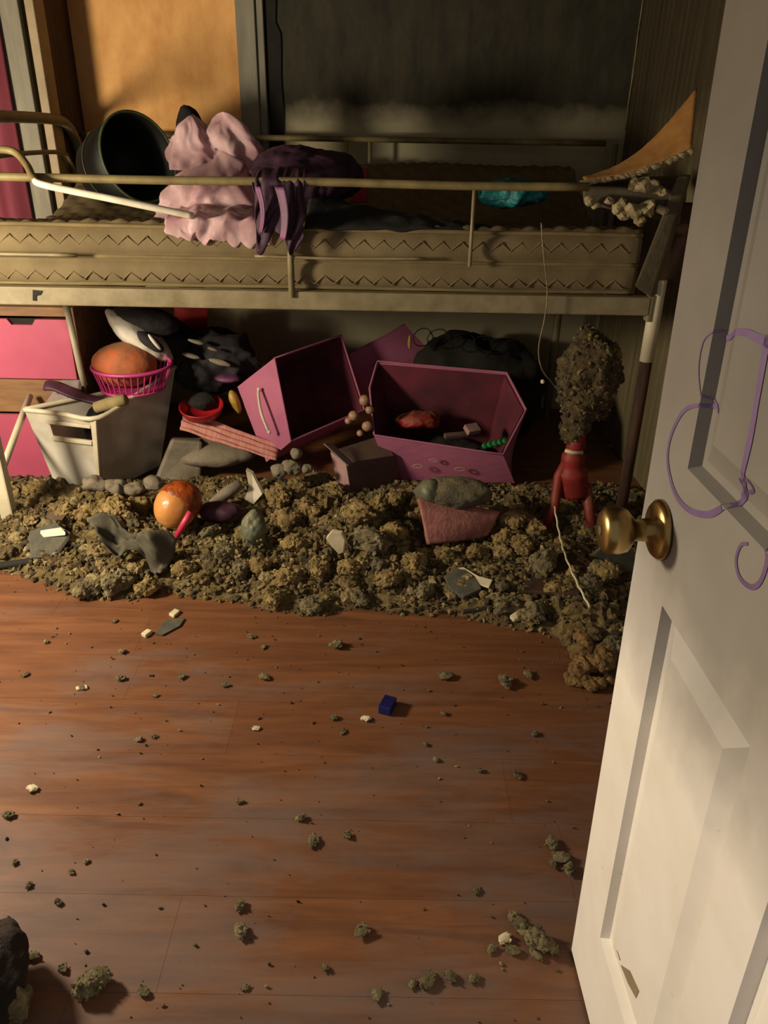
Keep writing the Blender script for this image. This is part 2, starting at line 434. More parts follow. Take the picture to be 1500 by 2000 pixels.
stroke([(1498, 655), (1490, 700), (1478, 770), (1466, 840), (1452, 905), (1438, 960), (1425, 972)], .0052, .0040)
stroke([(1396, 662), (1425, 650), (1455, 650), (1480, 662), (1510, 672)], .0030, .0055)
stroke([(1398, 645), (1376, 665), (1366, 715), (1370, 770), (1384, 800)], .0014, .0010)
stroke([(1500, 985), (1492, 1040), (1500, 1080), (1497, 1110), (1484, 1140), (1466, 1146), (1446, 1128), (1439, 1095), (1448, 1066), (1462, 1062)], .0040, .0016)
stroke([(1432, 935), (1442, 960), (1462, 958), (1455, 940), (1440, 940)], .0022, .0018)

def chip(pts):
    m = MB(); q = [door_uz(*p) for p in pts]
    m.add([D(u, z, door_d(u, z)+.0006) for u, z in q], [tuple(range(len(q)))]); m.build('paint_chip', 'casing_tan', dr, label='bare wood where paint has chipped')
chip([(1192, 1846), (1204, 1858), (1210, 1876), (1200, 1872)])
chip([(1210, 1884), (1228, 1896), (1246, 1936), (1240, 1950), (1224, 1920)])
# ------------------------------------------------------------------ loft bed
BX0, BX1, BY0, BY1 = -1.385, .845, 2.53, 3.85
bed = thing('loft_bed', 'cream metal loft bed frame with tubular guard rails against sooty wall', 'bed', (-.26, 3.19, 0))
MB().box((BX0-.05, BY0-.012, .820), (BX1, BY0+.028, .878)).build('front_beam', 'white_metal', bed, bevel=.004)
MB().box((BX0-.05, BY1-.03, .820), (BX1, BY1+.01, .878)).build('rear_beam', 'white_metal', bed, bevel=.004)
for x in (BX0-.03, BX1-.04):
    MB().box((x, BY0+.03, .825), (x+.035, BY1-.03, .873)).build('end_beam', 'white_metal', bed, bevel=.004)
for i in range(11):
    x = BX0+.1 + i*.2; MB().box((x, BY0+.03, .862), (x+.07, BY1-.03, .874)).build('slat', 'dresser_wood', bed)
fl_leg = fl(15, 1028)
MB().box((-1.41, 2.510, 0), (-1.362, 2.550, .82)).build('leg', 'plastic_rim', bed, bevel=.006)
MB().tube([(.872, 2.545, .665), (.872, 2.545, .93)], .023, 14).build('leg', 'plastic_rim', bed, smooth=True)
MB().tube([(.872, 2.545, 0), (.872, 2.545, .665)], .021, 14).build('leg_lower', 'charred_wood', bed, smooth=True, label='scorched brown lower end of the leg')
for x in (-1.40, .84): MB().tube([(x, 3.83, 0), (x, 3.83, .82)], .02, 10).build('leg', 'white_metal', bed, smooth=True)
MB().box((.842, 2.52, .80), (.856, 2.56, .885)).build('corner_bracket', 'white_metal', bed, bevel=.003)
MB().tube([(-1.395, 2.54, .20), (-1.425, 2.95, .37)], .013, 10).build('brace', 'plastic_rim', bed, smooth=True)
RY = BY0 - .012
MB().tube([(x, RY, 1.201 - .004*nz((x, 0, 0), 2)) for x in np.linspace(-1.5, .60, 30)], .0125, 10).build('guard_rail', 'rail_metal', bed, smooth=True)
MB().tube([(x, RY, .978) for x in np.linspace(-1.5, -.98, 8)], .006, 8).build('guard_bar', 'white_metal', bed, smooth=True)
MB().tube([(x, RY, .984+.004*nz((x, 0, 0), 3)) for x in np.linspace(-.42, .12, 14)], .0045, 8).build('guard_bar', 'white_metal', bed, smooth=True)
for px, z0, z1, r in ((566, .86, 1.20, .0105), (921, .965, 1.20, .006)):
    p = at(px, 460, RY); MB().tube([(p.x, RY, z0), (p.x, RY, z1)], r, 8).build('guard_post', 'white_metal', bed, smooth=True)
zr = 1.305
MB().tube([(x, BY1, zr) for x in np.linspace(-1.40, .97, 20)], .0125, 10).build('rear_rail', 'rail_metal', bed, smooth=True)
for px in (676, 722): 
    p = at(px, 300, BY1); MB().tube([(p.x, BY1, .88), (p.x, BY1, zr)], .008, 8).build('rear_post', 'white_metal', bed, smooth=True)
p = at(1200, 300, BY1); MB().tube([(p.x, BY1, .88), (p.x, BY1, zr)], .012, 8).build('rear_post', 'white_metal', bed, smooth=True)
arch = smooth_path([(-1.40, 2.62, .88), (-1.40, 2.62, 1.22), (-1.40, 2.70, 1.345), (-1.40, 2.85, 1.365), (-1.40, 3.5, 1.365), (-1.40, 3.70, 1.345), (-1.40, 3.80, 1.26), (-1.40, 3.815, 1.10), (-1.40, 3.815, .88)], 8)
MB().tube(arch, .021, 12).build('headboard_arch', 'white_metal', bed, smooth=True)
arch = smooth_path([(-1.40, 2.75, .9), (-1.40, 2.78, 1.18), (-1.40, 2.9, 1.235), (-1.40, 3.55, 1.24), (-1.40, 3.68, 1.20), (-1.40, 3.74, 1.10), (-1.40, 3.75, .9)], 8)
MB().tube(arch, .009, 10).build('headboard_bar', 'white_metal', bed, smooth=True)
# mark on the beam
pa = [at(*q, BY0-.0125) for q in ((64, 566), (84, 568), (80, 576), (72, 578), (72, 588), (64, 587))]
MB().prism(pa, (0, -.001, 0)).build('ink_mark', 'char', bed)

# mattress
mt = thing('mattress', 'dirty tan quilted mattress with zigzag stitched side bands', 'mattress', (-.25, 3.2, .88))
MX0, MX1, MY0, MY1 = -1.32, .80, 2.565, 3.82
def mtop(x, y):
    v = (y-MY0)/(MY1-MY0)
    z = 1.068 - .055*math.sin(math.pi*min(1, v*1.15)) + .125*max(0, min(1, (v-.5)/.38))**1.3
    q = .020*(abs(math.sin((x+y)*math.pi/.10))*abs(math.sin((x-y)*math.pi/.10)))**.6
    return z + q + .014*nz((x, y, 0), 3.1)
prof = []
for k in range(13):      # lower band, seam, upper band
    s_ = k/12; z = .880 + s_*.180; b = abs(math.sin(s_*math.pi*2))**.6
    prof.append((-.020*b, z))
def side(i, j, n):
    return None
N = 150; vs, fs = [], []
NT_ = 46; per = len(prof) + NT_ + 6
for i in range(N+1):
    x = MX0 + (MX1-MX0)*i/N; e = min(1, min(i, N-i)/2.5); e = .5 + .5*e
    wob = .010*nz((x, 0, 5), 2.2)
    for (dy, z) in prof: vs.append(Vector((x, MY0 + dy*e + wob + .003*nz((x, z, 0), 14), z - .004*(x < -1.0))))
    for j in range(NT_):
        y = MY0+.012 + (MY1-.012-MY0-.012)*j/(NT_-1); vs.append(Vector((x, y, mtop(x, y))))
    for j in range(6):
        z = 1.15 - j*.27/5; vs.append(Vector((x, MY1 + .01*math.sin(j*1.2), z)))
for i in range(N):
    for j in range(per):
        j2 = (j+1) % per; fs.append((i*per+j, (i+1)*per+j, (i+1)*per+j2, i*per+j2))
fs += [tuple(range(per)), tuple(N*per+j for j in range(per))[::-1]]
MB().add(vs, fs).build('mattress_body', 'mattress', mt, smooth=True)
for z in (.885, .970, 1.062):
    MB().tube([(x, MY0-.004 + .010*nz((x, 0, 5), 2.2), z+.003*nz((x, z, 0), 4)) for x in np.linspace(MX0, MX1, 70)], .007, 6).build('piping', 'mattress_seam', mt, smooth=True)
for z in (.912, 1.022):
    pts = []; x = MX0+.03; k = 0
    while x < MX1-.03:
        pts.append((x, MY0-.0195 + .010*nz((x, 0, 5), 2.2), z + (.013 if k % 2 else -.013))); x += .031; k += 1
    MB().tube(pts, .0026, 5).build('zigzag_seam', 'mattress_seam', mt)

# loose bent tube lying over the rail and the mattress
bp = smooth_path([at(-60, 300, 2.62), at(-10, 292, 2.62), at(28, 297, 2.62), at(52, 322, 2.58), at(66, 348, 2.49), at(90, 362, 2.47), at(230, 391, 2.475), at(378, 422, 2.535)], 8)
br = thing('bent_rail', 'bent metal tube, its bright straight end slanting across left end of mattress', 'metal tube', bp[-1])
MB().tube(bp[:36], .0115, 10).build('bend', 'rail_metal', br, smooth=True)
MB().tube(bp[35:], .0105, 10).build('straight_end', 'lit_metal', br, smooth=True, label='straight end, coloured pale where light catches it')

# ------------------------------------------------------------------ things on the bed
hp = at(288, 326, 3.25); ax = Vector((.74, -.58, .24)).normalized()
hm = thing('laundry_hamper', 'dark green round hamper tipped on the bed before the plywood', 'hamper', (hp.x, hp.y, 1.03))
c0 = hp - ax*.20 + Vector((-.06, 0, .02))
MB().lathe(c0, ax, [(0, .02), (.002, .115), (.02, .13), (.14, .150), (.255, .162), (.257, .154), (.14, .142), (.03, .122), (.012, .01)], 40).build('hamper_body', 'hamper', hm, smooth=True)
rim = [c0 + ax*.255 + (ax.orthogonal().normalized()*math.cos(q) + ax.cross(ax.orthogonal().normalized())*math.sin(q))*.162 for q in np.linspace(0, 2*math.pi, 49)]
MB().tube(rim, .0055, 8, cap=False).build('rim', 'hamper_rim', hm, smooth=True)
rim2 = [c0 + ax*.10 + (ax.orthogonal().normalized()*math.cos(q) + ax.cross(ax.orthogonal().normalized())*math.sin(q))*.146 for q in np.linspace(0, 2*math.pi, 49)]
MB().tube(rim2, .003, 6, cap=False).build('band', 'hamper_rim', hm, smooth=True)

def fold_blob(c, rad, amp, fr, seed, **k): return MB().blob(c, rad, 5, amp, fr, seed, ridge=True, **k)
pb = thing('plastic_bag', 'crumpled translucent pink bag on the bed beside dark hamper', 'bag', at(420, 400, 2.86))
def bag_shell(c, rx, ry, h, seed, lean=0.0, ncrease=7):
    """gathered film: vertical creases that run together towards the top"""
    def f(u, v):
        q = u*2*math.pi; k = 1 - .35*v**1.5
        cr = 1 + .05*math.sin(q*ncrease + 9*nz((math.cos(q), math.sin(q), v*1.3), 1.2, seed)) + .42*nz((math.cos(q)*1.4, math.sin(q)*1.4, v*2.2), 1.0, seed+3) + .22*(.5-abs(nz((math.cos(q)*2+v, math.sin(q)*2, v*2.5), 1.3, seed+7)))
        top = math.sqrt(max(0.0, 1-v**4))
        return Vector((c.x + rx*k*cr*top*math.cos(q) + lean*v, c.y + ry*k*cr*top*math.sin(q), c.z + h*v*(1 + .10*math.sin(q*2+seed))))
    return MB().grid(f, 120, 40)
bag_shell(at(425, 425, 2.88), .185, .13, .20, 3, .01).build('bag_body', 'pink_bag', pb, smooth=True, merge=True, solid=.002)
bag_shell(at(385, 330, 2.93), .10, .08, .155, 5, .0, 5).build('bag_neck', 'pink_bag', pb, smooth=True, merge=True, solid=.002)
bag_shell(at(462, 330, 2.93), .105, .08, .160, 9, -.035, 5).build('bag_neck', 'pink_bag', pb, smooth=True, merge=True, solid=.002)
def hem(u, v):
    x = at(332, 430, 2.6).x + u*.33; f = .5 + .5*math.sin(u*16 + 9*nz((u*3, v, 1)))
    if v < .5: y, z_ = 2.76 - v*2*.19, 1.10 - .02*v + .014*f
    else: y, z_ = 2.545 - .014*f, 1.09 - (v-.5)*2*(.045 + .05*abs(nz((u*7, 2, 0))) + .03*u)
    return Vector((x + .01*nz((u*9, v*5, 0)), y, z_ + .008*nz((u*12, v*6, 2))))
MB().grid(hem, 70, 20).build('bag_skirt', 'pink_bag', pb, smooth=True, solid=.003)
MB().blob(Vector((at(374, 215, 3.2).x, 3.2, 1.20)), (.075, .06, .195), 4, .22, 9, 4, flat=1.05).build('dark_bundle', 'black_cloth', smooth=True, label='small black bundle poking up behind top of pink bag', cat='cloth')

pc = thing('purple_garment', 'dark purple garment heaped beside pink bag and hanging over rail', 'clothing', at(580, 420, 2.75))
fold_blob(at(590, 352, 2.80), (.155, .12, .095), .22, 6, 11, flat=1.05).build('heap', 'purple_cloth', pc, smooth=True)
fold_blob(at(640, 345, 2.90), (.11, .09, .075), .2, 7, 12, flat=1.05).build('heap', 'purple_cloth', pc, smooth=True)
def drape(u, v):
    x = at(498, 400, 2.5).x + u*.150
    if v < .35: y, z = 2.70 - v/.35*.19, 1.205 + .03*math.sin(v/.35*math.pi)
    else: y, z = 2.500 + .012*math.sin(v*5), 1.205 - (v-.35)/.65*(.175 + .035*math.sin(u*9+1))
    f = math.sin(u*10 + 5*nz((u*2, v*2, 0)))
    return Vector((x + .012*nz((u*3, v*4, 7)), y - .014*abs(f)*min(1, v*2), z + .008*nz((u*8, v*5, 1))))
MB().grid(drape, 60, 30).build('sleeve', 'purple_cloth', pc, smooth=True, solid=.003)
for x0, w_, l_ in ((505, .010, .13), (548, .016, .15)):
    p = at(x0, 390, 2.475); top = 1.19 if x0 != 566 else 1.30
    def rib(u, v, p=p, w_=w_, l_=l_, top=top):
        return Vector((p.x + (u-.5)*2*w_*(1-.4*v) + .012*math.sin(v*3), 2.468 + .006*math.cos(u*3.1) + (.2 if top > 1.25 else 0), top - v*l_))
    MB().grid(rib, 6, 12).build('ribbon', 'mauve_cloth', pc, smooth=True, solid=.003, label='mauve ribbon')
def train(u, v):
    x = at(610, 400, 2.8).x + u*.60; w = .16*(1-u)**.8 + .03
    y = 2.72 + (v-.5)*2*w - .10*u
    return Vector((x, y, 1.045 + .022 + .04*max(0, u-.5)*0 + (1-u)*.075*math.sin(v*math.pi) + .012*nz((u*9, v*5, 3))))
MB().grid(train, 50, 16).build('dark_garment', 'black_cloth', smooth=True, solid=.006, label='long black garment trailing right along mattress from purple heap', cat='clothing')
tc = fold_blob(at(1000, 378, 2.86), (.105, .08, .040), .3, 11, 21, flat=1.045).build('teal_cloth', 'teal_cloth', smooth=True, label='crumpled turquoise cloth on the mattress right of middle', cat='cloth')
rb = at(702, 339, 3.15)
m = MB().box((rb.x-.032, 3.13, rb.z-.10), (rb.x+.032, 3.19, rb.z+.022)); bx = m.build('red_box', 'red_plastic', bevel=.004, label='small red box behind purple garment on the bed', cat='box')

# broken plasterboard at the foot end
def curl(u, v):
    a0, a1 = at(1138, 348, 2.62), at(1362, 172, 2.95)      # outer edge: left tip up to the peak
    b0, b1 = at(1142, 352, 2.58), at(1352, 290, 2.62)      # lower broken edge
    p = a0.lerp(a1, u); q = b0.lerp(b1, u); p.z -= .060*math.sin(u*math.pi)*1.0
    r = p.lerp(q, v); r.z += -.018*math.sin(u*math.pi)*v + .003*nz((u*20, v*20, 0))
    return r
pf = thing('plasterboard_flap', 'torn curling plasterboard sheet with orange paper face above foot of bed', 'plasterboard', at(1250, 330, 2.7))
MB().grid(curl, 30, 12).build('paper_face', 'drywall_paper', pf, smooth=True, solid=.004, soff=-1)
m = MB()
for i in range(26):
    u = (i+.5)/26; p = curl(u, 1.0); m.blob(p + Vector((0, .004, -.006)), (.016+.006*random.random(), .009, .006+.005*random.random()), 2, .6, 50, i)
m.build('broken_edge', 'gypsum', pf, label='white crumbled gypsum edge')
m = MB().hexa([at(1140, 398, 2.60), at(1328, 440, 2.60), at(1340, 392, 2.85), at(1150, 372, 2.85)], [at(1137, 362, 2.60), at(1330, 372, 2.60), at(1345, 342, 2.85), at(1150, 348, 2.85)])
ch = thing('plaster_slab', 'grey broken plaster slab lying under the curling plasterboard flap', 'plaster', at(1240, 430, 2.7))
m.build('slab', 'sooty_board', ch, bevel=.006)
for i, (px, py, r) in enumerate([(1252, 362, .026), (1238, 360, .016), (1272, 360, .018), (1290, 372, .018), (1188, 393, .013), (1150, 392, .014), (1212, 400, .022), (1235, 412, .028), (1262, 408, .026), (1250, 432, .018), (1222, 420, .016), (1205, 412, .012), (1290, 410, .016), (1165, 402, .012)]):
    MB().blob(at(px, py, 2.57), (r*1.2, r, r*.9), 2, .75, 34, i+40).build('plaster_crumb', 'gypsum', ch)
m = MB().hexa([at(1238, 560, 2.500), at(1272, 584, 2.500), at(1285, 575, 2.53), at(1252, 552, 2.53)], [at(1322, 345, 2.60), at(1345, 345, 2.60), at(1352, 340, 2.63), at(1330, 340, 2.63)])
m.build('leaning_board', 'sooty_board', bevel=.006, label='narrow grey board leaning against the foot end of the bed', cat='board')
m = MB().hexa([at(1288, 555, 2.56), at(1330, 560, 2.56), at(1335, 550, 2.66), at(1295, 548, 2.66)], [at(1325, 400, 2.64), at(1352, 400, 2.64), at(1356, 395, 2.72), at(1330, 395, 2.72)])
m.build('charred_board', 'charred_wood', bevel=.004, label='dark charred board behind the narrow grey leaning board', cat='board')

# hanging wire and lower wire
wp = smooth_path([at(1057, 435, 2.49), at(1062, 500, 2.485), at(1069, 570, 2.49), at(1064, 620, 2.49), at(1052, 680, 2.50), at(1058, 720, 2.51), at(1076, 745, 2.53), at(1092, 765, 2.55)], 8)
wi = thing('hanging_wire', 'thin twisted wire hanging from mattress edge in front of the bed beam', 'wire', wp[-1])
MB().tube(wp, .0022, 6).build('wire_strand', 'wire', wi, smooth=True)
MB().blob(at(1060, 745, 2.515), (.007, .006, .007), 2, .3, 60, 2).build('wire_bead', 'white_chip', wi)
# ------------------------------------------------------------------ under the bed, left: dresser, bin and clothes
DYF = 2.985; xr = at(140, 650, DYF).x; xc = at(45, 630, DYF).x; xl = 2*xc - xr
z = lambda py: at(45, py, DYF).z
ds = thing('dresser', 'small brown wooden dresser with hot pink drawers under the bed', 'dresser', ((xl+xr)/2, 3.2, 0))
m = MB(); TH = .018
for x in (xl-TH, xr): m.box((x, DYF+.004, 0), (x+TH, DYF+.42, z(600)))
m.box((xl, DYF+.004, z(618)), (xr, DYF+.42, z(600))); m.box((xl, DYF+.40, 0), (xr, DYF+.42, z(618)))
m.box((xl, DYF+.008, z(806)), (xr, DYF+.40, z(738))); m.box((xl, DYF+.008, 0), (xr, DYF+.40, z(928)))
m.build('carcass', 'dresser_wood', ds, bevel=.002)
for a, b in ((737, 622), (928, 808)):
    z0, z1 = z(a), z(b); g = .004
    poly = [(xl+g, z0), (xr-g, z0), (xr-g, z1), (xc+.055, z1), (xc+.040, z1-.022), (xc-.040, z1-.022), (xc-.055, z1), (xl+g, z1)]
    dw = MB().prism([(x, DYF-.014, q) for x, q in poly], (0, .016, 0)).build('drawer', 'drawer_pink', ds)
    MB().box((xc-.056, DYF+.0025, z1-.03), (xc+.056, DYF+.0045, z1)).build('pull_slot_shade', 'char', dw)  # black plate paints in the shade inside the pull cut-out

# clear plastic bin, turned, with sloping rim
def lid(a, b, s_): return a + (b-a)*s_
rT = [fl(48, 800, .36), fl(192, 816, .36), at(342, 716, 3.16), None]; rT[3] = Vector((-1.12, 3.03, .37))
rB = [Vector((-1.345, 2.86, .015)), Vector((-1.135, 2.80, .015)), Vector((-.985, 3.10, .015)), Vector((-1.12, 3.05, .015))]
bn = thing('storage_bin', 'translucent white plastic storage bin overflowing with toys under the bed', 'storage bin', (-1.16, 2.98, 0))
def wallquad(m, a, b, c, d, nu=8, nv=6, bul=.008):
    cen = (a+b+c+d)/4; n_ = (b-a).cross(d-a).normalized()
    m.grid(lambda u, v: a.lerp(b, u).lerp(d.lerp(c, u), v) + n_*bul*math.sin(math.pi*u)*math.sin(math.pi*v), nu, nv)
m = MB()
for k in range(4):
    k2 = (k+1) % 4
    if k == 0:   # handle side: leave the hand slot open
        a, b, c, d = rB[0], rB[1], rT[1], rT[0]
        P = lambda u, v: a.lerp(b, u).lerp(d.lerp(c, u), v)
        uu = [0, .30, .90, 1]; vv = [0, .70, .88, 1]
        for i in range(3):
            for j in range(3):
                if i == 1 and j == 1: continue
                m.add([P(uu[i], vv[j]), P(uu[i+1], vv[j]), P(uu[i+1], vv[j+1]), P(uu[i], vv[j+1])], [(0, 1, 2, 3)])
    else: wallquad(m, rB[k], rB[k2], rT[k2], rT[k])
m.add(rB, [(0, 1, 2, 3)])
bb = m.build('bin_wall', 'clear_plastic', bn, merge=True, solid=.004)
MB().tube(smooth_path([rT[0], rT[0].lerp(rT[1], .5), rT[1], rT[1].lerp(rT[2], .5)+Vector((.01, 0, -.004)), rT[2], rT[2].lerp(rT[3], .5), rT[3], rT[0].lerp(rT[3], .5), rT[0]], 5), .010, 8).build('bin_rim', 'plastic_rim', bn, smooth=True)
out = (P(.5, .5)-Vector((-1.15, 3.0, .2))); out.z = 0; out.normalize()
for v0, v1 in ((.66, .71), (.87, .91)):
    MB().hexa([P(.28, v0), P(.92, v0), P(.92, v0)+out*.016, P(.28, v0)+out*.016], [P(.28, v1), P(.92, v1), P(.92, v1)+out*.016, P(.28, v1)+out*.016]).build('handle_lip', 'plastic_rim', bn, bevel=.002)
MB().hexa([P(.94, .02)-out*.001, P(1, .02), P(1, .02)+out*.012, P(.94, .02)+out*.010], [P(.92, .97), P(1, .97), P(1, .97)+out*.014, P(.92, .97)+out*.014]).build('corner_rib', 'plastic_rim', bn, bevel=.003)
# its contents
m = MB().blob((-1.165, 2.925, .20), (.055, .048, .14), 4, .10, 7, 31); m.build('bin_clutter', 'dark_cloth', smooth=True, label='dark cloth stuffed down inside the translucent bin', cat='cloth')
bk = thing('toy_basket', 'hot pink slotted basket sitting on top of the translucent bin', 'basket', at(262, 770, 2.98))
ca = at(258, 722, 2.98); axb = Vector((.10, -.12, 1)).normalized(); e1 = Vector((1, 0, .03)).normalized(); e2 = axb.cross(e1)
ring = lambda h, r: [ca + axb*h + e1*math.cos(q)*r*1.25 + e2*math.sin(q)*r*.9 for q in np.linspace(0, 2*math.pi, 41)]
MB().tube(ring(.02, .125), .0075, 8, cap=False).build('rim', 'basket_pink', bk, smooth=True)
MB().tube(ring(-.075, .10), .006, 8, cap=False).build('lower_ring', 'basket_pink', bk, smooth=True)
for q in np.linspace(0, 2*math.pi, 37)[:-1]:
    d = e1*math.cos(q)*1.25 + e2*math.sin(q)*.9
    MB().tube([ca + axb*.02 + d*.125, ca - axb*.075 + d*.10], .0034, 5).build('slat', 'basket_pink', bk)
MB().add([ca - axb*.076 + e1*math.cos(q)*.12 + e2*math.sin(q)*.086 for q in np.linspace(0, 2*math.pi, 25)[:-1]], [tuple(range(24))]).build('base', 'basket_pink', bk, solid=.004)
MB().blob(at(243, 712, 3.0), (.125, .10, .088), 5, .05, 9, 33).build('orange_cushion', 'orange_foam', smooth=True, label='dusty orange foam cushion filling the hot pink basket', cat='cushion')
m = MB()
def fold(u, v):
    p = at(85, 762, 2.90).lerp(at(235, 800, 2.84), u); return p + Vector((0, .09*v, .02*math.sin(v*3.1) + .005*math.sin(u*9) - .04*v*u + .012*nz((u*4, v*2, 3))))
m.grid(fold, 30, 12).build('plum_cloth', 'plum', smooth=True, solid=.010, label='folded plum cloth laid over the left end of the bin', cat='cloth')
MB().tube([at(188, 796, 2.84), at(215, 788, 2.83), at(245, 780, 2.82)], [.022, .024, .022], 14).build('fabric_roll', 'beige_roll', smooth=True, label='short beige roll lying across front rim of bin', cat='roll')
MB().hexa([at(78, 800, 2.92), at(150, 770, 2.94), at(160, 765, 2.96), at(88, 795, 2.95)], [at(115, 745, 2.99), at(158, 710, 3.03), at(168, 712, 3.05), at(128, 742, 3.01)]).build('grey_flap', 'grey_bag', bevel=.006, label='dull grey plastic sheet standing at back of the bin', cat='plastic sheet')
MB().tube([at(127, 585, 2.93), at(158, 725, 2.955), at(165, 752, 2.96)], .0125, 10).build('pale_stick', 'plastic_rim', smooth=True, label='pale round stick standing in bin against the bed beam', cat='stick')

# black and white plush, dark clothes heap
pl = thing('plush_toy', 'black and white plush toy lying above the orange cushion', 'plush toy', at(275, 690, 3.05))
ry = Matrix.Rotation(R(38), 3, 'Y')
MB().blob(at(272, 655, 3.08), (.155, .09, .048), 5, .12, 9, 51, rot=ry).build('belly', 'white_cloth', pl, smooth=True)
MB().blob(at(278, 625, 3.12), (.145, .09, .055), 5, .14, 9, 52, rot=Matrix.Rotation(R(8), 3, 'Y')).build('back', 'dark_cloth', pl, smooth=True)
MB().blob(at(293, 668, 3.015), (.062, .03, .024), 4, .15, 12, 53, rot=ry).build('flipper', 'dark_cloth', pl, smooth=True)
MB().blob(at(302, 668, 2.985), (.038, .012, .008), 4, .1, 12, 54, rot=Matrix.Rotation(R(55), 3, 'Y')).build('strap', 'white_cloth', pl, smooth=True)
hc = fold_blob(at(420, 705, 3.30), (.19, .15, .13), .22, 7, 61).build('clothes_heap', 'dark_cloth', smooth=True, label='heap of dark clothes behind plush toy against the wall', cat='clothing')
fold_blob(at(335, 672, 3.24), (.09, .09, .10), .22, 8, 63).build('clothes_heap', 'dark_cloth', smooth=True, label='dark bundled garment right of the plush toy head', cat='clothing')
for i, (px, py, sx) in enumerate([(385, 668, .026), (375, 695, .03), (430, 708, .034), (418, 682, .02)]):
    MB().blob(at(px, py, 3.12), (sx*1.3, .012, sx*.32), 3, .35, 20, 70+i, rot=Matrix.Rotation(R(15), 3, 'Y')).build('pale_tag', 'pillow_grey', hc, smooth=True)
m = MB().hexa([at(340, 700, 3.50), at(404, 700, 3.50), at(404, 695, 3.53), at(340, 695, 3.53)], [at(340, 592, 3.50), at(406, 592, 3.50), at(406, 592, 3.53), at(340, 592, 3.53)])
m.build('red_board', 'red_plastic', bevel=.003, label='bright red panel standing behind dark clothes heap', cat='panel')
rt = at(395, 800, 3.06)
tr = thing('red_tray', 'round red tray on the grey pillow beside pink fabric bin', 'tray', rt)
MB().lathe(rt + Vector((0, 0, -.02)), (0, -.25, 1), [(0, .06), (.004, .075), (.04, .092), (.045, .092), (.043, .084), (.010, .068), (.008, .01)], 32).build('dish', 'red_plastic', tr, smooth=True)
MB().blob(rt + Vector((0, .02, .03)), (.06, .05, .03), 4, .25, 14, 81).build('dark_rag', 'black_cloth', smooth=True, label='black rag lying inside the round red tray', cat='cloth')
MB().blob(at(460, 785, 3.10), (.022, .03, .055), 4, .2, 14, 82, rot=Matrix.Rotation(R(-18), 3, 'Y')).build('yellow_toy', 'yellow_toy', smooth=True, label='small yellow toy squeezed beside tipped pink fabric bin', cat='toy')
fold_blob(at(446, 738, 3.14), (.055, .04, .016), .15, 9, 83).build('mauve_pouch', 'mauve_cloth', smooth=True, label='flat mauve pouch left of tipped pink bin', cat='pouch')
MB().blob(at(415, 882, 3.05), (.185, .12, .052), 5, .10, 7, 84).build('pillow', 'pillow_grey', smooth=True, label='dirty grey pillow on the floor between bin and pink bin', cat='pillow')
def sheet(u, v):
    p = at(352, 845, 2.98).lerp(at(540, 905, 2.93), u); return p + Vector((0, .10*v, .012 + .055*v - .03*v*u + .006*math.sin(v*22) + .006*nz((u*5, v*5, 0))))
MB().grid(sheet, 30, 40).build('striped_cloth', 'pink_stripe', smooth=True, solid=.004, label='pink striped cloth spread over the dirty grey pillow', cat='cloth')
MB().hexa([at(300, 945, 2.93), at(392, 945, 2.96), at(395, 935, 3.08), at(300, 935, 3.05)], [at(335, 858, 2.95), at(395, 862, 2.98), at(398, 856, 3.08), at(335, 852, 3.05)]).build('grey_box', 'pillow_grey', bevel=.012, label='low grey-brown padded block beside right wall of the bin', cat='box')

# ------------------------------------------------------------------ pink fabric bins
def fabric_bin(label, B, T, seed, loc):
    root = thing('fabric_bin', label, 'fabric bin', loc, 'pink fabric bins under the bed')
    m = MB(); inner = MB(); cen = sum((Vector(p) for p in B+T), Vector())/8
    for k in range(4):
        k2 = (k+1) % 4
        wallquad(m, B[k], B[k2], T[k2], T[k], 4, 4, 0)
        f = lambda p: cen + (p-cen)*.965
        wallquad(inner, f(B[k]), f(B[k2]), T[k2].lerp(cen, .035), T[k].lerp(cen, .035), 4, 4, 0)
    m.add(B, [(0, 1, 2, 3)]); inner.add([cen + (p-cen)*.95 for p in B], [(0, 1, 2, 3)])
    m.build('shell', 'bin_pink', root, merge=True, solid=.004); inner.build('lining', 'bin_pink_shaded', root, merge=True, solid=.002)
    rp = [T[k].lerp(T[(k+1) % 4], s_/5) + Vector((0, 0, .004*nz((k, s_, seed)))) for k in range(4) for s_ in range(5)]
    MB().tube(rp + [rp[0]], .0045, 6, cap=False).build('rim', 'bin_pink', root, smooth=True)
    return root
# tipped one, mouth to the right
TA = [at(568, 862, 2.98), at(536, 700, 3.04), at(666, 655, 3.34), at(712, 800, 3.28)]
BA = [at(520, 902, 3.04), at(464, 756, 3.12), at(585, 705, 3.44), at(640, 850, 3.38)]
fa = fabric_bin('pink fabric bin tipped sideways with pale strap handle', BA, TA, 2, (-.4, 3.2, 0))
h0, h1 = at(506, 760, 3.05), at(526, 842, 2.985)
MB().tube(smooth_path([h0 + Vector((0, -.004, 0)), h0.lerp(h1, .12) + Vector((-.006, -.014, 0)), h0.lerp(h1, .5) + Vector((-.010, -.022, 0)), h0.lerp(h1, .88) + Vector((-.004, -.014, 0)), h1 + Vector((0, -.004, 0))], 6), .006, 8).build('handle', 'tote_white', fa, smooth=True, label='pale strap handle')
for h in (h0, h1): MB().blob(h + Vector((0, -.006, 0)), (.009, .006, .011), 2, .1, 20, 1).build('grommet', 'tote_white', fa, smooth=True)
# one behind
TB = [at(690, 770, 3.42), at(684, 692, 3.42), at(790, 634, 3.55), at(806, 700, 3.60)]
BB = [at(745, 800, 3.46), at(735, 725, 3.46), at(842, 690, 3.60), at(850, 740, 3.64)]
fabric_bin('pink fabric bin half hidden behind the two front bins', BB, TB, 4, (.1, 3.5, 0))
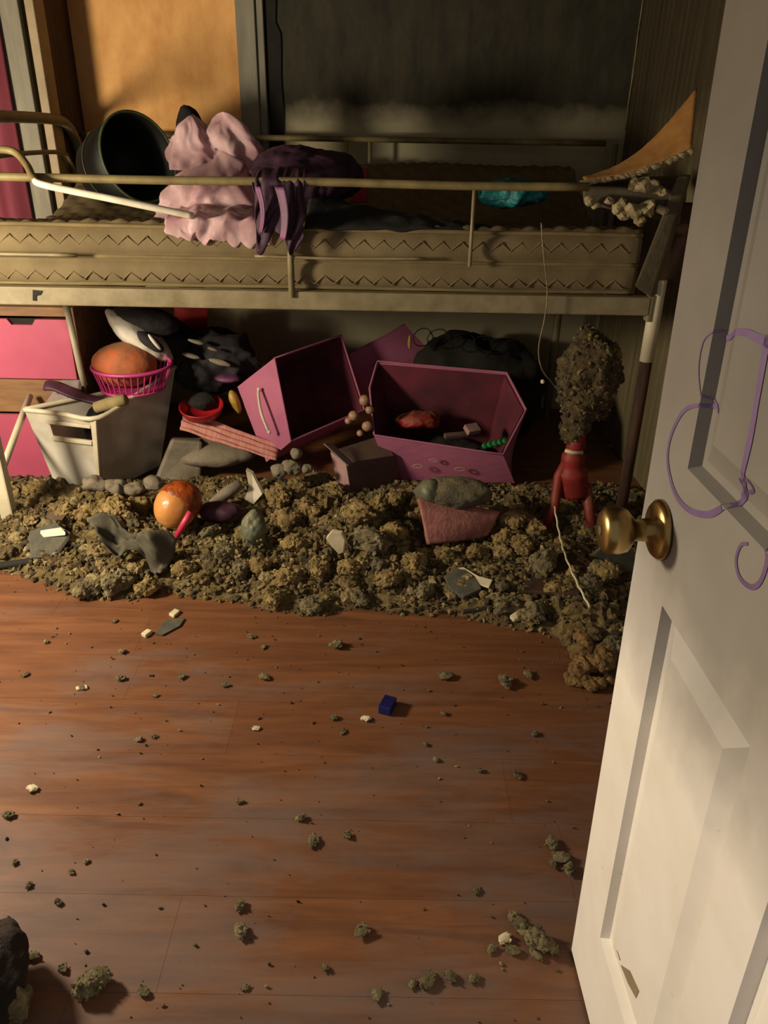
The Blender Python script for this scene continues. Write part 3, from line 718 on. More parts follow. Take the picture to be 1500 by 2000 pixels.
# open one in front
TC = [at(733, 852, 2.95), at(984, 886, 2.90), at(1026, 796, 3.10), at(738, 706, 3.26)]
TC = [at(731, 850, 2.95), at(982, 888, 2.90), at(990, 728, 3.22), at(737, 706, 3.26)]
BC = [Vector((fl(764, 943).x, 3.0, .012)), Vector((fl(1004, 948).x, 2.98, .012)), Vector((.46, 3.25, .012)), Vector((.05, 3.28, .012))]
fc = thing('fabric_bin', 'open pink fabric bin full of toys with oval cut-outs in front', 'fabric bin', (.25, 3.1, 0), 'pink fabric bins under the bed')
top5 = [TC[0], TC[1], at(1028, 800, 3.06), TC[2], TC[3], at(722, 758, 3.12)]
bot5 = [BC[0], BC[1], Vector((.52, 3.10, .012)), BC[2], BC[3], Vector((.03, 3.14, .012))]
m, inner = MB(), MB(); cen = sum(top5+bot5, Vector())/12
for k in range(6):
    k2 = (k+1) % 6; wallquad(m, bot5[k], bot5[k2], top5[k2], top5[k], 6, 5, 0)
    f = lambda p: cen + (p-cen)*.955
    wallquad(inner, f(bot5[k]), f(bot5[k2]), top5[k2].lerp(cen, .035), top5[k].lerp(cen, .035), 6, 5, 0)
m.add(bot5, [tuple(range(6))])
m.build('shell', 'bin_pink', fc, merge=True, solid=.004); inner.build('lining', 'bin_pink_shaded', fc, merge=True, solid=.002)
rimp = [];
for k in range(6):
    for s_ in range(6): rimp.append(top5[k].lerp(top5[(k+1) % 6], s_/6))
MB().tube(rimp + [rimp[0]], .005, 6, cap=False).build('rim', 'bin_pink', fc, smooth=True)
for px, py, s_ in ((816, 908, 1), (846, 897, .8), (898, 914, 1)):
    p = at(px, py, 2.935); MB().tube([p + Vector((.020*s_*math.cos(q), -.012, .008*s_*math.sin(q))) for q in np.linspace(0, 2*math.pi, 21)], .0025, 6, cap=False).build('grip_eyelet', 'box_pink', fc, smooth=True, label='pale oval eyelet')
def hexblock(name, mat, px, py, Y, s_, rz, rx, label, cat, group=None):
    c = at(px, py, Y); M_ = Matrix.Rotation(rz, 3, 'Z') @ Matrix.Rotation(rx, 3, 'X')
    return MB().obox(c, M_ @ Vector((s_[0], 0, 0)), M_ @ Vector((0, s_[1], 0)), M_ @ Vector((0, 0, s_[2]))).build(name, mat, bevel=min(s_)*.2, label=label, cat=cat, group=group)
fold_blob(Vector((.27, 3.15, .09)), (.17, .08, .05), .2, 9, 91).build('dark_rags', 'black_cloth', smooth=True, label='black rags filling the bottom of open pink bin', cat='cloth')
fold_blob(at(818, 820, 3.10), (.085, .06, .035), .25, 10, 92).build('red_cloth', 'red_toy', smooth=True, label='crumpled dark red cloth inside open pink bin', cat='cloth')
hexblock('brick_toy', 'box_pink', 922, 838, 3.03, (.030, .022, .012), .5, .5, 'salmon block on the rags inside open pink bin', 'toy')
hexblock('brown_board', 'box_dark', 890, 850, 3.02, (.05, .012, .008), .3, .3, 'brown flat stick on rags inside open pink bin', 'stick')
m = MB()
for i in range(5): m.lathe(at(946+i*10, 872-i*2.5, 2.97), (.3, -.6, .6), [(0, .006), (.001, .014), (.012, .014), (.013, .006)], 14)
m.build('toy_caterpillar', 'green_toy', smooth=True, label='green ridged toy inside front right of open pink bin', cat='toy')
for i, (px, py, r) in enumerate([(690, 812, .021), (680, 822, .014), (717, 832, .022), (712, 782, .022), (722, 800, .018), (703, 846, .014)]):
    MB().blob(at(px, py, 2.94 + .01*i), (r, r, r), 3, .08, 12, 95+i).build('wooden_ball', 'bead', smooth=True, label=['tan ball, second from left beside open pink bin', 'smallest tan ball at far left beside open pink bin', 'round tan ball touching wall of open pink bin, lower', 'topmost tan ball against left wall of open pink bin', 'tan ball tucked between upper and lower balls by bin', 'lowest little tan ball under the others by bin'][i], cat='ball', group='tan balls beside the open pink bin')
# carton in front
cb = thing('carton', 'small dusty pink carton with open flap before open pink bin', 'carton', fl(690, 960))
c1 = [fl(664, 972), fl(688, 978), fl(782, 948), fl(752, 938)]; c2 = [Vector((p.x, p.y, 0)) for p in c1]
t1_, t2_, t3_, t4_ = at(646, 882, 2.84), at(676, 905, 2.80), at(768, 890, 2.94), at(742, 852, 3.02)
m = MB()
for a, b, c, d in ((c1[1], c1[2], t3_, t2_), (c1[2], c1[3], t4_, t3_), (c1[3], c1[0], t1_, t4_)): m.add([a, b, c, d], [(0, 1, 2, 3)])
m.add(c1, [(0, 1, 2, 3)]); m.add([t1_.lerp(t4_, .15), t2_.lerp(t3_, .15), t3_, t4_], [(0, 1, 2, 3)])
m.build('carton_body', 'box_dark', cb, merge=True, solid=.004)
MB().add([c1[0], c1[1], t2_, t1_], [(0, 1, 2, 3)]).build('end_panel', 'box_pink', cb, solid=.004)
MB().hexa([at(632, 868, 2.80), at(646, 866, 2.84), at(690, 905, 2.80), at(680, 912, 2.76)], [p + Vector((0, 0, .006)) for p in (at(632, 868, 2.80), at(646, 866, 2.84), at(690, 905, 2.80), at(680, 912, 2.76))]).build('lid_flap', 'grey_bag', cb, bevel=.002)

# dark heap by the wall and coils
fold_blob(Vector((.40, 3.62, .20)), (.36, .16, .28), .20, 5, 101, flat=0).build('charred_heap', 'char', smooth=True, label='black charred heap against wall behind open pink bin', cat='debris')
for i, (px, py, r) in enumerate([(826, 660, .045), (856, 662, .05), (905, 668, .05), (945, 672, .045)]):
    c = at(px, py, 3.48)
    MB().tube([c + Vector((r*math.cos(q), .02*math.sin(q*1.5+i), r*.9*math.sin(q))) for q in np.linspace(0, 2*math.pi*1.15, 30)], .0022, 5).build('wire_coil', 'char', smooth=True, label=['loop of black wire, leftmost above the open pink bin', 'loop of black wire, second from left above pink bin', 'loop of black wire, third from left above pink bin', 'loop of black wire, rightmost above the pink bin'][i], cat='wire', group='wire loops above the pink bin')
MB().blob(at(800, 668, 3.42), (.008, .008, .03), 3, .2, 20, 102).build('yellow_peg', 'yellow_toy', smooth=True, label='little yellow peg standing beside half hidden pink bin', cat='peg')

# ------------------------------------------------------------------ red two-legged toy with insulation on top
FY = 2.60; rf = thing('red_toy', 'red two-legged toy standing with insulation clump over its top', 'toy', fl(1118, 1040))
MB().tube(smooth_path([at(1132, 830, FY), at(1126, 862, FY), at(1120, 890, FY), at(1118, 920, FY), at(1120, 948, FY), at(1122, 966, FY)], 4), [.028]*4 + [.033]*4 + [.043]*4 + [.055]*4 + [.056]*4 + [.030], 16).build('torso', 'red_toy', rf, smooth=True)
a, b = at(1092, 930, FY-.01), fl(1066, 1030, .0)
MB().tube([at(1104, 900, FY), a, a.lerp(Vector((b.x, 2.52, .0)), .5), Vector((at(1064, 1022, 2.52).x, 2.52, .02))], [.012, .020, .018, .016], 12).build('leg', 'red_toy', rf, smooth=True)
MB().tube([at(1143, 945, FY), at(1150, 985, 2.56), at(1158, 1065, 2.46)], [.022, .020, .019], 12).build('leg', 'red_toy', rf, smooth=True)
MB().tube([at(1104, 880, FY-.045), at(1118, 884, FY-.058), at(1138, 884, FY-.055)], .007, 8).build('belt', 'white_chip', rf, smooth=True)


# ------------------------------------------------------------------ debris
def on_pile(px, py, off=0.0):
    h = .03
    for _ in range(6):
        p = fl(px, py, h); h = .5*h + .5*(pile_h(p.x, p.y) + off)
    return fl(px, py, h)
def crumbs(pos, siz, cols, seed=0, squash=.7):
    """many low-poly fragments joined into one mesh (numpy)"""
    bm = bmesh.new(); bmesh.ops.create_icosphere(bm, subdivisions=1, radius=1)
    bv = np.array([v.co[:] for v in bm.verts]); bf = np.array([[v.index for v in f.verts] for f in bm.faces]); bm.free()
    n = len(pos); g = np.random.default_rng(seed)
    V = bv[None]*g.uniform(.55, 1.35, (n, len(bv), 1))
    V = V*np.stack([g.uniform(.7, 1.5, n), g.uniform(.6, 1.2, n), g.uniform(.4, 1.0, n)*squash/.7], 1)[:, None, :]
    ax = g.normal(size=(n, 3)); ax /= np.linalg.norm(ax, axis=1)[:, None]; th = g.uniform(0, 6.28, n)
    K = np.zeros((n, 3, 3)); K[:, 0, 1] = -ax[:, 2]; K[:, 0, 2] = ax[:, 1]; K[:, 1, 0] = ax[:, 2]; K[:, 1, 2] = -ax[:, 0]; K[:, 2, 0] = -ax[:, 1]; K[:, 2, 1] = ax[:, 0]
    Rm = np.eye(3)[None] + np.sin(th)[:, None, None]*K + (1-np.cos(th))[:, None, None]*(K @ K)
    V = np.einsum('nij,nkj->nki', Rm, V*siz[:, None, None]) + pos[:, None, :]
    F = bf[None] + (np.arange(n)*len(bv))[:, None, None]
    return V.reshape(-1, 3), F.reshape(-1, 3), np.repeat(cols, len(bv), axis=0)
def mesh_np(name, V, F, C, mat, parent=None, **k):
    base = ROOT[parent.name] if parent else Vector((float(V[:, 0].mean()), float(V[:, 1].mean()), 0))
    me = bpy.data.meshes.new(name); me.from_pydata((V - np.array(base)).tolist(), [], F.tolist())
    at_ = me.color_attributes.new('Col', 'FLOAT_COLOR', 'POINT'); at_.data.foreach_set('color', np.concatenate([C, np.ones((len(C), 1))], 1).astype(np.float32).ravel())
    me.materials.append(MATS[mat]); o = bpy.data.objects.new(name, me); COL.objects.link(o)
    if parent: o.parent = parent
    else: o.location = base
    ROOT[o.name] = base; return tag(o, **k)
PAL = np.array([lin(c)[:3] for c in ('96804e', 'a68f5e', '7c683e', '665636', '50442c', 'b09c6c', '7a6e54', '453c2a')])
# outline of the debris field on the floor: near edge, as picture columns -> distance
EDGE = [(-1.9, 2.25), (-1.45, 2.24), (-1.28, 2.22), (-1.05, 2.11), (-.95, 2.06), (-.80, 2.05), (-.70, 2.10), (-.56, 2.06), (-.45, 2.05), (-.30, 1.99), (-.18, 1.98), (-.08, 2.03), (.08, 2.0), (.20, 2.01), (.30, 1.96), (.42, 1.93), (.52, 1.90), (.58, 1.72), (.70, 1.68), (1.08, 1.70)]
ex, ey = zip(*EDGE)
def near_edge(x): return float(np.interp(x, ex, ey)) + .025*nz((x, 0, 9), 9)
def pile_h(x, y):
    e = near_edge(x); d = y - e
    if d <= 0: return 0.0
    ramp = min(1, d/.22)
    h = (.018 + .050*ramp*(.55 + .9*nz((x, y, 0), 4.2) + .5*nz((x, y, 3), 10)))*min(1, d/.05)
    back = max(0, min(1, (3.02 - y)/.25)); 
    bump = .05*math.exp(-((x+.20)**2/.05 + (y-2.50)**2/.03)) + .03*math.exp(-((x+.02)**2/.03 + (y-2.38)**2/.03)) - .03*math.exp(-((x-.22)**2/.03 + (y-2.38)**2/.02)) + .035*math.exp(-((x+.95)**2/.04 + (y-2.42)**2/.02))
    return max(0.0, h*back + bump*min(1, d/.1))
xs = np.linspace(-1.9, 1.07, 230); ys = np.linspace(1.66, 3.05, 120)
V, F, idx = [], [], {}
for i, x in enumerate(xs):
    for j, y in enumerate(ys):
        h = pile_h(x, y); V.append((x, y, h*(1+.5*nz((x, y, 1), 40)) - (.004 if h <= 0.001 else 0)))
for i in range(len(xs)-1):
    for j in range(len(ys)-1):
        q = [i*len(ys)+j, (i+1)*len(ys)+j, (i+1)*len(ys)+j+1, i*len(ys)+j+1]
        if max(V[k][2] for k in q) > .001: F.append(q)
used = sorted({k for f in F for k in f}); mp = {k: n for n, k in enumerate(used)}
F = np.array([[mp[k] for k in f] for f in F]); V = np.array([V[k] for k in used])
Cc = np.array([PAL[2]*.8 + (PAL[0]-PAL[2])*max(0, min(1, .5+nz((v[0], v[1], 0), 12))) for v in V])
ins = mesh_np('insulation_layer', V, F, Cc, 'insulation', label='layer of crumbled tan insulation and ash spread under bed edge', cat='insulation', kind='stuff')
P_, S_, C_ = [], [], []
while len(P_) < 11000:
    x = random.uniform(-1.8, 1.06); y = random.uniform(1.68, 3.0)
    if y > 2.6 and random.random() < .6: continue
    e = near_edge(x); d = y-e
    if d < -.01: continue
    if x > .56 and y < 1.95 and random.random() < .45: continue
    s_ = random.choice([.004, .005, .006, .008, .010, .013]) * (1.0 if d > .06 else .75)
    P_.append((x, y, pile_h(x, y) + s_*.35)); S_.append(s_*random.uniform(.7, 1.2))
    C_.append(PAL[random.choice([0, 0, 1, 2, 2, 3, 3, 4, 5, 6, 7])]*random.uniform(.75, 1.15))
V, F, C = crumbs(np.array(P_), np.array(S_), np.array(C_), 3, .95)
mesh_np('insulation_crumbs', V, F, C, 'insulation', label='countless crumbs of tan and grey insulation covering the debris layer', cat='insulation', kind='stuff')
# dust specks over the open floor
P_, S_, C_ = [], [], []
for _ in range(1500):
    x = random.uniform(-1.7, 1.0); y = random.uniform(.45, 2.3)
    if y > near_edge(x): continue
    if random.random() > .35 + .65*((y-.45)/1.7)**2: continue
    s_ = random.choice([.0012, .0015, .002, .002, .003, .004]); P_.append((x, y, s_*.5)); S_.append(s_)
    C_.append(random.choice([PAL[7]*.6, PAL[4]*.8, PAL[3], PAL[3], PAL[6], np.array(lin('b0a080')[:3])]))
V, F, C = crumbs(np.array(P_), np.array(S_), np.array(C_), 5)
mesh_np('floor_dust', V, F, C, 'insulation', label='fine specks of ash and grit strewn over open floor', cat='dust', kind='stuff')

# soft tufts that merge into the layer
def tufts(n, pick, seed, lo, hi):
    g = np.random.default_rng(seed); bases = []
    for k in range(7):
        m = MB().blob((0, 0, 0), (1, .85, .65), 3, .5, 2.2, 700+k); bases.append((np.array([v[:] for v in m.v]), np.array(m.f)))
    VV, FF, CC, off = [], [], [], 0
    for _ in range(n):
        x, y, z_ = pick(); bv, bf = bases[g.integers(7)]; a = g.uniform(0, 6.28); sc = g.uniform(lo, hi)
        c, s_ = math.cos(a), math.sin(a); v = bv @ np.array([[c, -s_, 0], [s_, c, 0], [0, 0, 1]]).T * sc + np.array([x, y, z_ + sc*.25])
        VV.append(v); FF.append(bf + off); off += len(v); CC.append(np.repeat((PAL[g.choice([0, 0, 1, 2, 2, 3, 5, 6])]*g.uniform(.8, 1.15))[None], len(v), 0))
    return np.concatenate(VV), np.concatenate(FF), np.concatenate(CC)
def pick_pile():
    while True:
        x = random.uniform(-1.75, 1.04); y = random.uniform(1.72, 2.85)
        if y - near_edge(x) > .035 and not (x > .56 and y < 1.95 and random.random() < .5): return x, y, pile_h(x, y)
V, F, C = tufts(420, pick_pile, 21, .012, .034)
mesh_np('insulation_fluff', V, F, C, 'insulation', label='soft tan insulation fluff matted through the debris layer', cat='insulation', kind='stuff')
# the clump on the red toy
m = MB().blob(at(1150, 738, 2.62), (.108, .10, .160), 5, .18, 16, 111).blob(at(1128, 812, 2.60), (.055, .05, .10), 4, .25, 20, 112)
va = np.array([v[:] for v in m.v]); ii = RNG.integers(0, len(va), 750)
V2, F2, C2 = crumbs(va[ii], RNG.uniform(.003, .013, 750), PAL[RNG.choice([2, 3, 4, 6, 7, 0], 750)], 9)
Cb = np.repeat((PAL[3]*.9)[None], len(va), 0); F2 = F2 + len(va)
me = mesh_np('insulation_clump', np.concatenate([va, V2]), np.concatenate([np.array(m.f), F2]), np.concatenate([Cb, C2]), 'insulation', label='tall clump of grey insulation stuck on top of red toy', cat='insulation')
wp = smooth_path([at(1083, 990, 2.50), on_pile(1092, 1040, .06), on_pile(1104, 1085, .035), on_pile(1128, 1140, .03), on_pile(1152, 1186, .02)], 8)
MB().tube([p + Vector((.0015*math.sin(i*1.7), 0, .0015*math.cos(i*1.7))) for i, p in enumerate(wp)], .0036, 6).build('twisted_cord', 'white_chip', smooth=True, label='pale twisted cord running from red toy legs down to debris', cat='cord')

# single clumps that can be told apart
def proto(seed, rad, amp, fr, sub=4, n=60, crumb=.007):
    """one clump: lumpy core with crumbs on its skin"""
    m = MB().blob((0, 0, 0), rad, sub, amp, fr, seed); V = np.array([v[:] for v in m.v]); F = np.array(m.f)
    g = np.random.default_rng(seed); ii = g.integers(0, len(V), n)
    V2, F2, _ = crumbs(V[ii], g.uniform(.5, 1.3, n)*crumb, np.zeros((n, 3)), seed)
    vz = np.concatenate([V, V2]); vz[:, 2] -= vz[:, 2].min()
    me = bpy.data.meshes.new('insulation_clump'); me.from_pydata(vz.tolist(), [], np.concatenate([F, F2+len(V)]).tolist())
    return me
PR = [proto(200+i, (.045, .036, .028), .40, 26) for i in range(6)]
for me in PR[:4]: me.materials.append(MATS['clump'])
for me in PR[4:]: me.materials.append(MATS['clump_grey'])
CL = [(228, 1000, 1.5, 0), (180, 1010, 1.2, 1), (130, 1005, 1.2, 2), (270, 985, 1.1, 3), (100, 1030, 1.0, 4), (545, 975, 1.3, 0), (560, 1020, 1.4, 1), (600, 1000, 1.2, 2), (575, 1060, 1.2, 3),
      (620, 945, 1.3, 5), (655, 960, 1.0, 0), (700, 1010, 1.2, 1), (740, 985, 1.0, 2), (775, 975, 1.1, 3), (770, 1040, 1.2, 0), (720, 1060, 1.3, 4), (680, 1110, 1.0, 1), (620, 1110, 1.1, 2), (560, 1130, 1.0, 3), (470, 1110, 1.0, 5),
      (410, 1040, 1.0, 4), (440, 1075, .9, 5), (360, 1110, .9, 0), (230, 1140, 1.1, 5), (170, 1150, 1.1, 4), (290, 1150, 1.0, 2), (810, 1100, 1.1, 1), (870, 1085, 1.1, 0), (930, 1080, 1.0, 2), (760, 1130, 1.1, 3), (830, 1150, 1.0, 5),
      (1000, 1020, 1.2, 1), (1040, 1030, 1.2, 3), (1020, 1065, 1.1, 0), (985, 1050, 1.0, 2), (1060, 1100, 1.1, 4), (990, 1180, 1.1, 5), (1045, 1190, 1.0, 4), (1180, 1120, 1.2, 1), (1150, 1140, 1.0, 5), (700, 1165, .9, 4), (610, 1180, .9, 5), (530, 1165, .9, 2), (450, 1010, .9, 3), (505, 1105, .9, 1), (1085, 1150, 1.0, 2)]
for i, (px, py, s_, k) in enumerate(CL):
    p = on_pile(px, py, .02); o = bpy.data.objects.new('insulation_clump', PR[k]); COL.objects.link(o)
    hgt = pile_h(p.x, p.y); o.location = (p.x, p.y, max(0, hgt - .012)); o.rotation_euler = (0, 0, random.uniform(0, 6.28)); o.scale = [s_*random.uniform(.8, 1.1)]*3
    tag(o, 'lumpy clump of insulation lying in the debris under bed edge', 'insulation', 'insulation clumps in the debris')
PF = [proto(230+i, (.011, .009, .005), .45, 90, 2, 8, .004) for i in range(5)]
for i, me in enumerate(PF): me.name = 'floor_fragment'; me.materials.append(MATS['clump_grey' if i != 3 else 'white_chip'])
FR = [(238, 1275, 1.6), (238, 1328, 1.4), (270, 1447, 1.2), (160, 1345, 1.2), (65, 1542, 1.3), (20, 1595, 1.2), (470, 1567, 1.2), (612, 1645, 1.6), (680, 1635, 1.2), (590, 1600, 1.1), (655, 1265, 2.0), (440, 1340, 1.2), (515, 1325, 1.6), (355, 1325, 1.2), (650, 1405, 1.3), (305, 1360, 1.1),
      (500, 1425, 1.1), (168, 1685, .9), (140, 1705, .9), (58, 1730, 1.0), (115, 1765, .9), (30, 1685, .8), (470, 1770, 1.3), (470, 1820, 1.5), (705, 1825, 1.7), (635, 1892, 1.0), (280, 1940, 1.2), (870, 1325, 2.4), (985, 1335, 2.4), (1030, 1320, 1.6), (830, 1455, 1.1), (850, 1485, 1.1), (935, 1507, 1.0), (1045, 1435, 1.2),
      (1010, 1515, 1.3), (865, 1395, 1.1), (715, 1405, 1.2), (670, 1430, 1.0), (490, 1245, 1.3), (515, 1265, 1.0), (225, 1215, 1.0), (90, 1255, .9), (50, 1320, 1.0), (300, 1440, 1.0), (930, 1740, 1.2), (1000, 1795, 1.3), (835, 1920, 1.8), (805, 1925, 1.2), (880, 1910, 1.3), (925, 1915, 1.4),
      (1075, 1650, 1.6), (1095, 1680, 1.8), (1110, 1700, 1.6), (1080, 1690, 1.4), (1020, 1820, 2.0), (1050, 1840, 2.0), (985, 1835, 1.5), (1000, 1860, 1.6), (1045, 1865, 1.8), (1080, 1855, 1.6), (960, 1855, 1.3), (65, 1870, 1.3), (125, 1895, 1.1), (735, 1945, 1.2), (480, 1930, 1.0)]
for i, (px, py, s_) in enumerate(FR):
    p = fl(px, py); o = bpy.data.objects.new('floor_fragment', PF[random.choice([0, 1, 2, 4]*4 + [3])]); COL.objects.link(o)
    o.location = (p.x, p.y, 0); o.rotation_euler = (0, 0, random.uniform(0, 6.28)); q = s_*random.uniform(.55, .85); o.scale = (q*1.2, q, q*.8)
    tag(o, 'small crumb of debris scattered on the open brown floor', 'debris', 'crumbs on the open floor')
def big_clump(px, py, sc, seed, label, mat='clump_grey', rz=0.0):
    me = proto(seed, (.03, .022, .014), .45, 34, 4, 60, .005); me.materials.append(MATS[mat]); p = fl(px, py)
    o = bpy.data.objects.new('debris_clump', me); COL.objects.link(o); o.location = (p.x, p.y, 0); o.scale = sc if isinstance(sc, tuple) else (sc, sc, sc); o.rotation_euler = (0, 0, rz)
    return tag(o, label, 'debris')
big_clump(180, 1935, 1.0, 301, 'fluffy grey debris clump on floor near bottom left corner', rz=.6)
big_clump(1050, 1845, .9, 302, 'dark debris clump at foot of the white door', rz=-.5)

# ------------------------------------------------------------------ objects lying in the debris
dh = thing('glossy_toy', 'glossy round toy head, peach below and brown hair above, in debris', 'toy', fl(345, 1050))
hc_ = at(342, 992, 2.40)
MB().blob(hc_, (.073, .07, .078), 5, .04, 14, 401).build('face', 'doll_skin', dh, smooth=True)
MB().blob(hc_ + Vector((.016, .018, .018)), (.076, .070, .074), 5, .05, 30, 402).build('hair', 'doll_hair', dh, smooth=True)
MB().blob(at(432, 1000, 2.46), (.075, .045, .04), 4, .15, 12, 403).build('maroon_cloth', 'plum', smooth=True, label='small maroon cloth lump right of doll head', cat='cloth')
MB().tube([at(345, 1048, 2.30), at(360, 1022, 2.30), at(372, 1000, 2.31)], [.010, .012, .010], 10).build('pink_stick', 'pink_stick', smooth=True, label='short bright pink stick in front of doll head', cat='stick')
# crumpled olive cloth with a pointed corner
oc = [(172, 1020), (200, 1022), (222, 1050), (300, 1030), (338, 1068), (330, 1105), (280, 1122), (245, 1110), (205, 1075)]
def leaf(u, v):
    a = at(172, 1022, 2.24).lerp(at(345, 1072, 2.22), u); b = at(215, 1075, 2.18).lerp(at(318, 1118, 2.15), u)
    p = a.lerp(b, v); p.z += .035*math.sin(u*math.pi)*(1-v)*1.2 + .020*math.sin(u*9+v*4) ; p.y += .02*math.sin(u*8 - v*3)
    p.x += .012*nz((u*4, v*4, 0)); p.z += .030*(.5-abs(nz((u*3.2, v*2.4, 4)))*2); p.y += .03*abs(nz((u*4, v*3, 8))); return p
MB().grid(leaf, 30, 20).build('olive_cloth', 'olive_cloth', smooth=True, solid=.004, label='stiff crumpled olive-grey cloth in front of the doll head', cat='cloth')
bo = thing('squeezed_bottle', 'dusty grey-green plastic bottle standing in debris, centre left', 'bottle', fl(495, 1075))
b0 = at(500, 1068, 2.30); bax = Vector((-.08, .10, 1)).normalized()
MB().blob(b0 + bax*.062, (.045, .042, .072), 5, .16, 18, 77).build('bottle_body', 'greygreen', bo, smooth=True)
m = MB()
for i in range(10): m.blob(b0 + bax*.03 + Vector((.03*math.cos(i), -.042, .02*math.sin(i*2.3))), (.006, .004, .005), 1, .2, 40, i)
m.build('label_grit', 'clump', bo)
c = on_pile(655, 1085, .02) + Vector((0, 0, .045))
MB().prism([c + Vector(q) for q in ((-.032, 0, .018), (-.012, 0, .045), (.022, 0, .040), (.034, 0, .012), (.028, 0, -.034), (.012, 0, -.042), (-.010, 0, -.016))], (.004, .014, .004)).build('white_shard', 'white_chip', bevel=.003, label='cream plaster shard standing in the middle of the debris', cat='shard')
for i, (px, py, r) in enumerate([(185, 945, .036), (225, 950, .034), (262, 955, .034), (300, 942, .030)]):
    MB().blob(at(px, py, 2.62), (r*1.35, r, r*.85), 4, .38, 20, 410+i).build('grey_stone', 'pillow_grey', smooth=True, label=['leftmost grey lump below front of the plastic bin', 'second grey lump from left below the plastic bin', 'third grey lump from left below the plastic bin', 'rightmost grey lump below the plastic bin, near doll head'][i], cat='lump', group='grey lumps below the plastic bin')
MB().prism([at(480, 918, 2.66), at(492, 925, 2.66), at(512, 965, 2.62), at(495, 985, 2.60), at(478, 975, 2.60), at(486, 950, 2.63)], (.004, .012, .004)).build('white_scrap', 'tote_white', label='pointed white paper scrap standing in the debris', cat='paper')
MB().tube([at(415, 985, 2.58), at(440, 965, 2.60), at(470, 945, 2.62)], [.020, .024, .022], 12).build('padded_arm', 'pillow_grey', smooth=True, label='grey padded limb of soft toy beside white scrap', cat='soft toy')
for i, (px, py, r) in enumerate([(580, 885, .020), (570, 912, .030), (545, 920, .026), (600, 915, .018)]):
    MB().blob(at(px, py, 2.75), (r*1.15, r, r*1.1), 4, .4, 26, 420+i).build('grey_bead', 'pillow_grey', smooth=True, label=['upright grey knob left of the small carton', 'largest rounded grey lump left of the small carton', 'grey lump at far left of the carton group', 'small grey lump touching the small carton'][i], cat='lump', group='grey lumps left of the carton')
# slipper
sl = thing('slipper', 'fluffy grey slipper with pink sole in front of open pink bin', 'slipper', fl(880, 1060))
MB().blob(at(885, 962, 2.475), (.130, .08, .058), 5, .14, 14, 431).build('upper', 'slipper_top', sl, smooth=True)
MB().blob(at(838, 960, 2.45), (.042, .05, .048), 4, .14, 14, 432).build('toe', 'greygreen', sl, smooth=True)
def sole(u, v):
    a = at(816, 974, 2.41).lerp(at(975, 1000, 2.47), u); b = at(835, 1064, 2.34).lerp(at(950, 1045, 2.42), u)
    p = a.lerp(b, v); p.y -= .02*math.sin(u*3.1)*math.sin(v*3.1) + .004*nz((u*30, v*20, 0)); return p
MB().grid(sole, 30, 14).build('sole', 'slipper_sole', sl, smooth=True, solid=.02)
# board scraps
def scrap(name, mat, poly, off, label, cat): return MB().prism(poly, off).build(name, mat, bevel=.002, label=label, cat=cat)
def fp(px, py, z=None): return fl(px, py, z) if z == 0 else on_pile(px, py, .012 if z is None else z*.35)
scrap('slate_scrap', 'grey_board', [fp(868, 1130), fp(895, 1112), fp(925, 1125), fp(940, 1155), fp(905, 1172), fp(878, 1158)], (0, 0, .012), 'dark slate-grey board scrap at front of debris', 'board')
scrap('white_strip', 'white_chip', [fp(892, 1112, .05), fp(905, 1110, .052), fp(935, 1128, .05), fp(962, 1135, .05), fp(955, 1150, .05), fp(930, 1142, .05)], (0, 0, .006), 'torn white strip on top of slate-grey board scrap', 'paper')
scrap('grey_board_piece', 'grey_board', [at(1158, 1085, 2.16), at(1178, 1068, 2.18), at(1240, 1078, 2.2), at(1238, 1120, 2.16), at(1195, 1108, 2.14)], (0, .012, .004), 'bluish grey board piece beneath the door knob', 'board')
scrap('tan_board_piece', 'sooty_board', [at(1138, 1140, 2.12), at(1160, 1098, 2.16), at(1200, 1100, 2.16), at(1205, 1112, 2.14), at(1165, 1145, 2.1)], (0, .012, .006), 'tan broken board leaning in debris near the door', 'board')
scrap('brown_plank', 'charred_wood', [fp(1040, 1095, .05), fp(1120, 1080, .05), fp(1180, 1120, .04), fp(1130, 1165, .02), fp(1020, 1160, .02)], (0, 0, .012), 'dark brown plank under pale cord in the debris', 'board')
scrap('dark_strip', 'char', [fp(-20, 1104, .004), fp(62, 1094, .004), fp(64, 1102, .004), fp(-20, 1114, .004)], (0, 0, .010), 'long thin black strip on floor at left edge', 'strip')
scrap('black_stick', 'char', [fp(905, 1193, .004), fp(962, 1186, .004), fp(962, 1191, .004), fp(905, 1199, .004)], (0, 0, .006), 'thin black stick at front edge of the debris', 'stick')
scrap('grey_flake', 'grey_board', [fp(303, 1240, 0), fp(325, 1212, 0), fp(362, 1210, 0), fp(352, 1225, 0), fp(318, 1243, 0)], (0, 0, .006), 'flat dark grey flake on the floor before the debris', 'flake')
scrap('pale_chip', 'white_chip', [fp(330, 1203, 0), fp(342, 1193, 0), fp(352, 1197, 0), fp(340, 1208, 0)], (0, 0, .010), 'pale chip touching top of flat grey flake', 'chip')
scrap('pale_chip', 'white_chip', [fp(276, 1243, 0), fp(288, 1234, 0), fp(298, 1237, 0), fp(285, 1247, 0)], (0, 0, .012), 'pale chip at lower left of flat grey flake', 'chip')
scrap('plaster_chip', 'white_chip', [fp(995, 1208, .02), fp(1010, 1198, .03), fp(1030, 1200, .03), fp(1024, 1210, .02), fp(1003, 1216, .015)], (0, 0, .012), 'white plaster chip on front edge of the debris, right', 'chip')
scrap('floor_chip', 'white_chip', [fp(148, 1344, 0), fp(170, 1340, 0), fp(172, 1347, 0), fp(150, 1350, 0)], (0, 0, .006), 'thin white chip on open floor at left', 'chip')
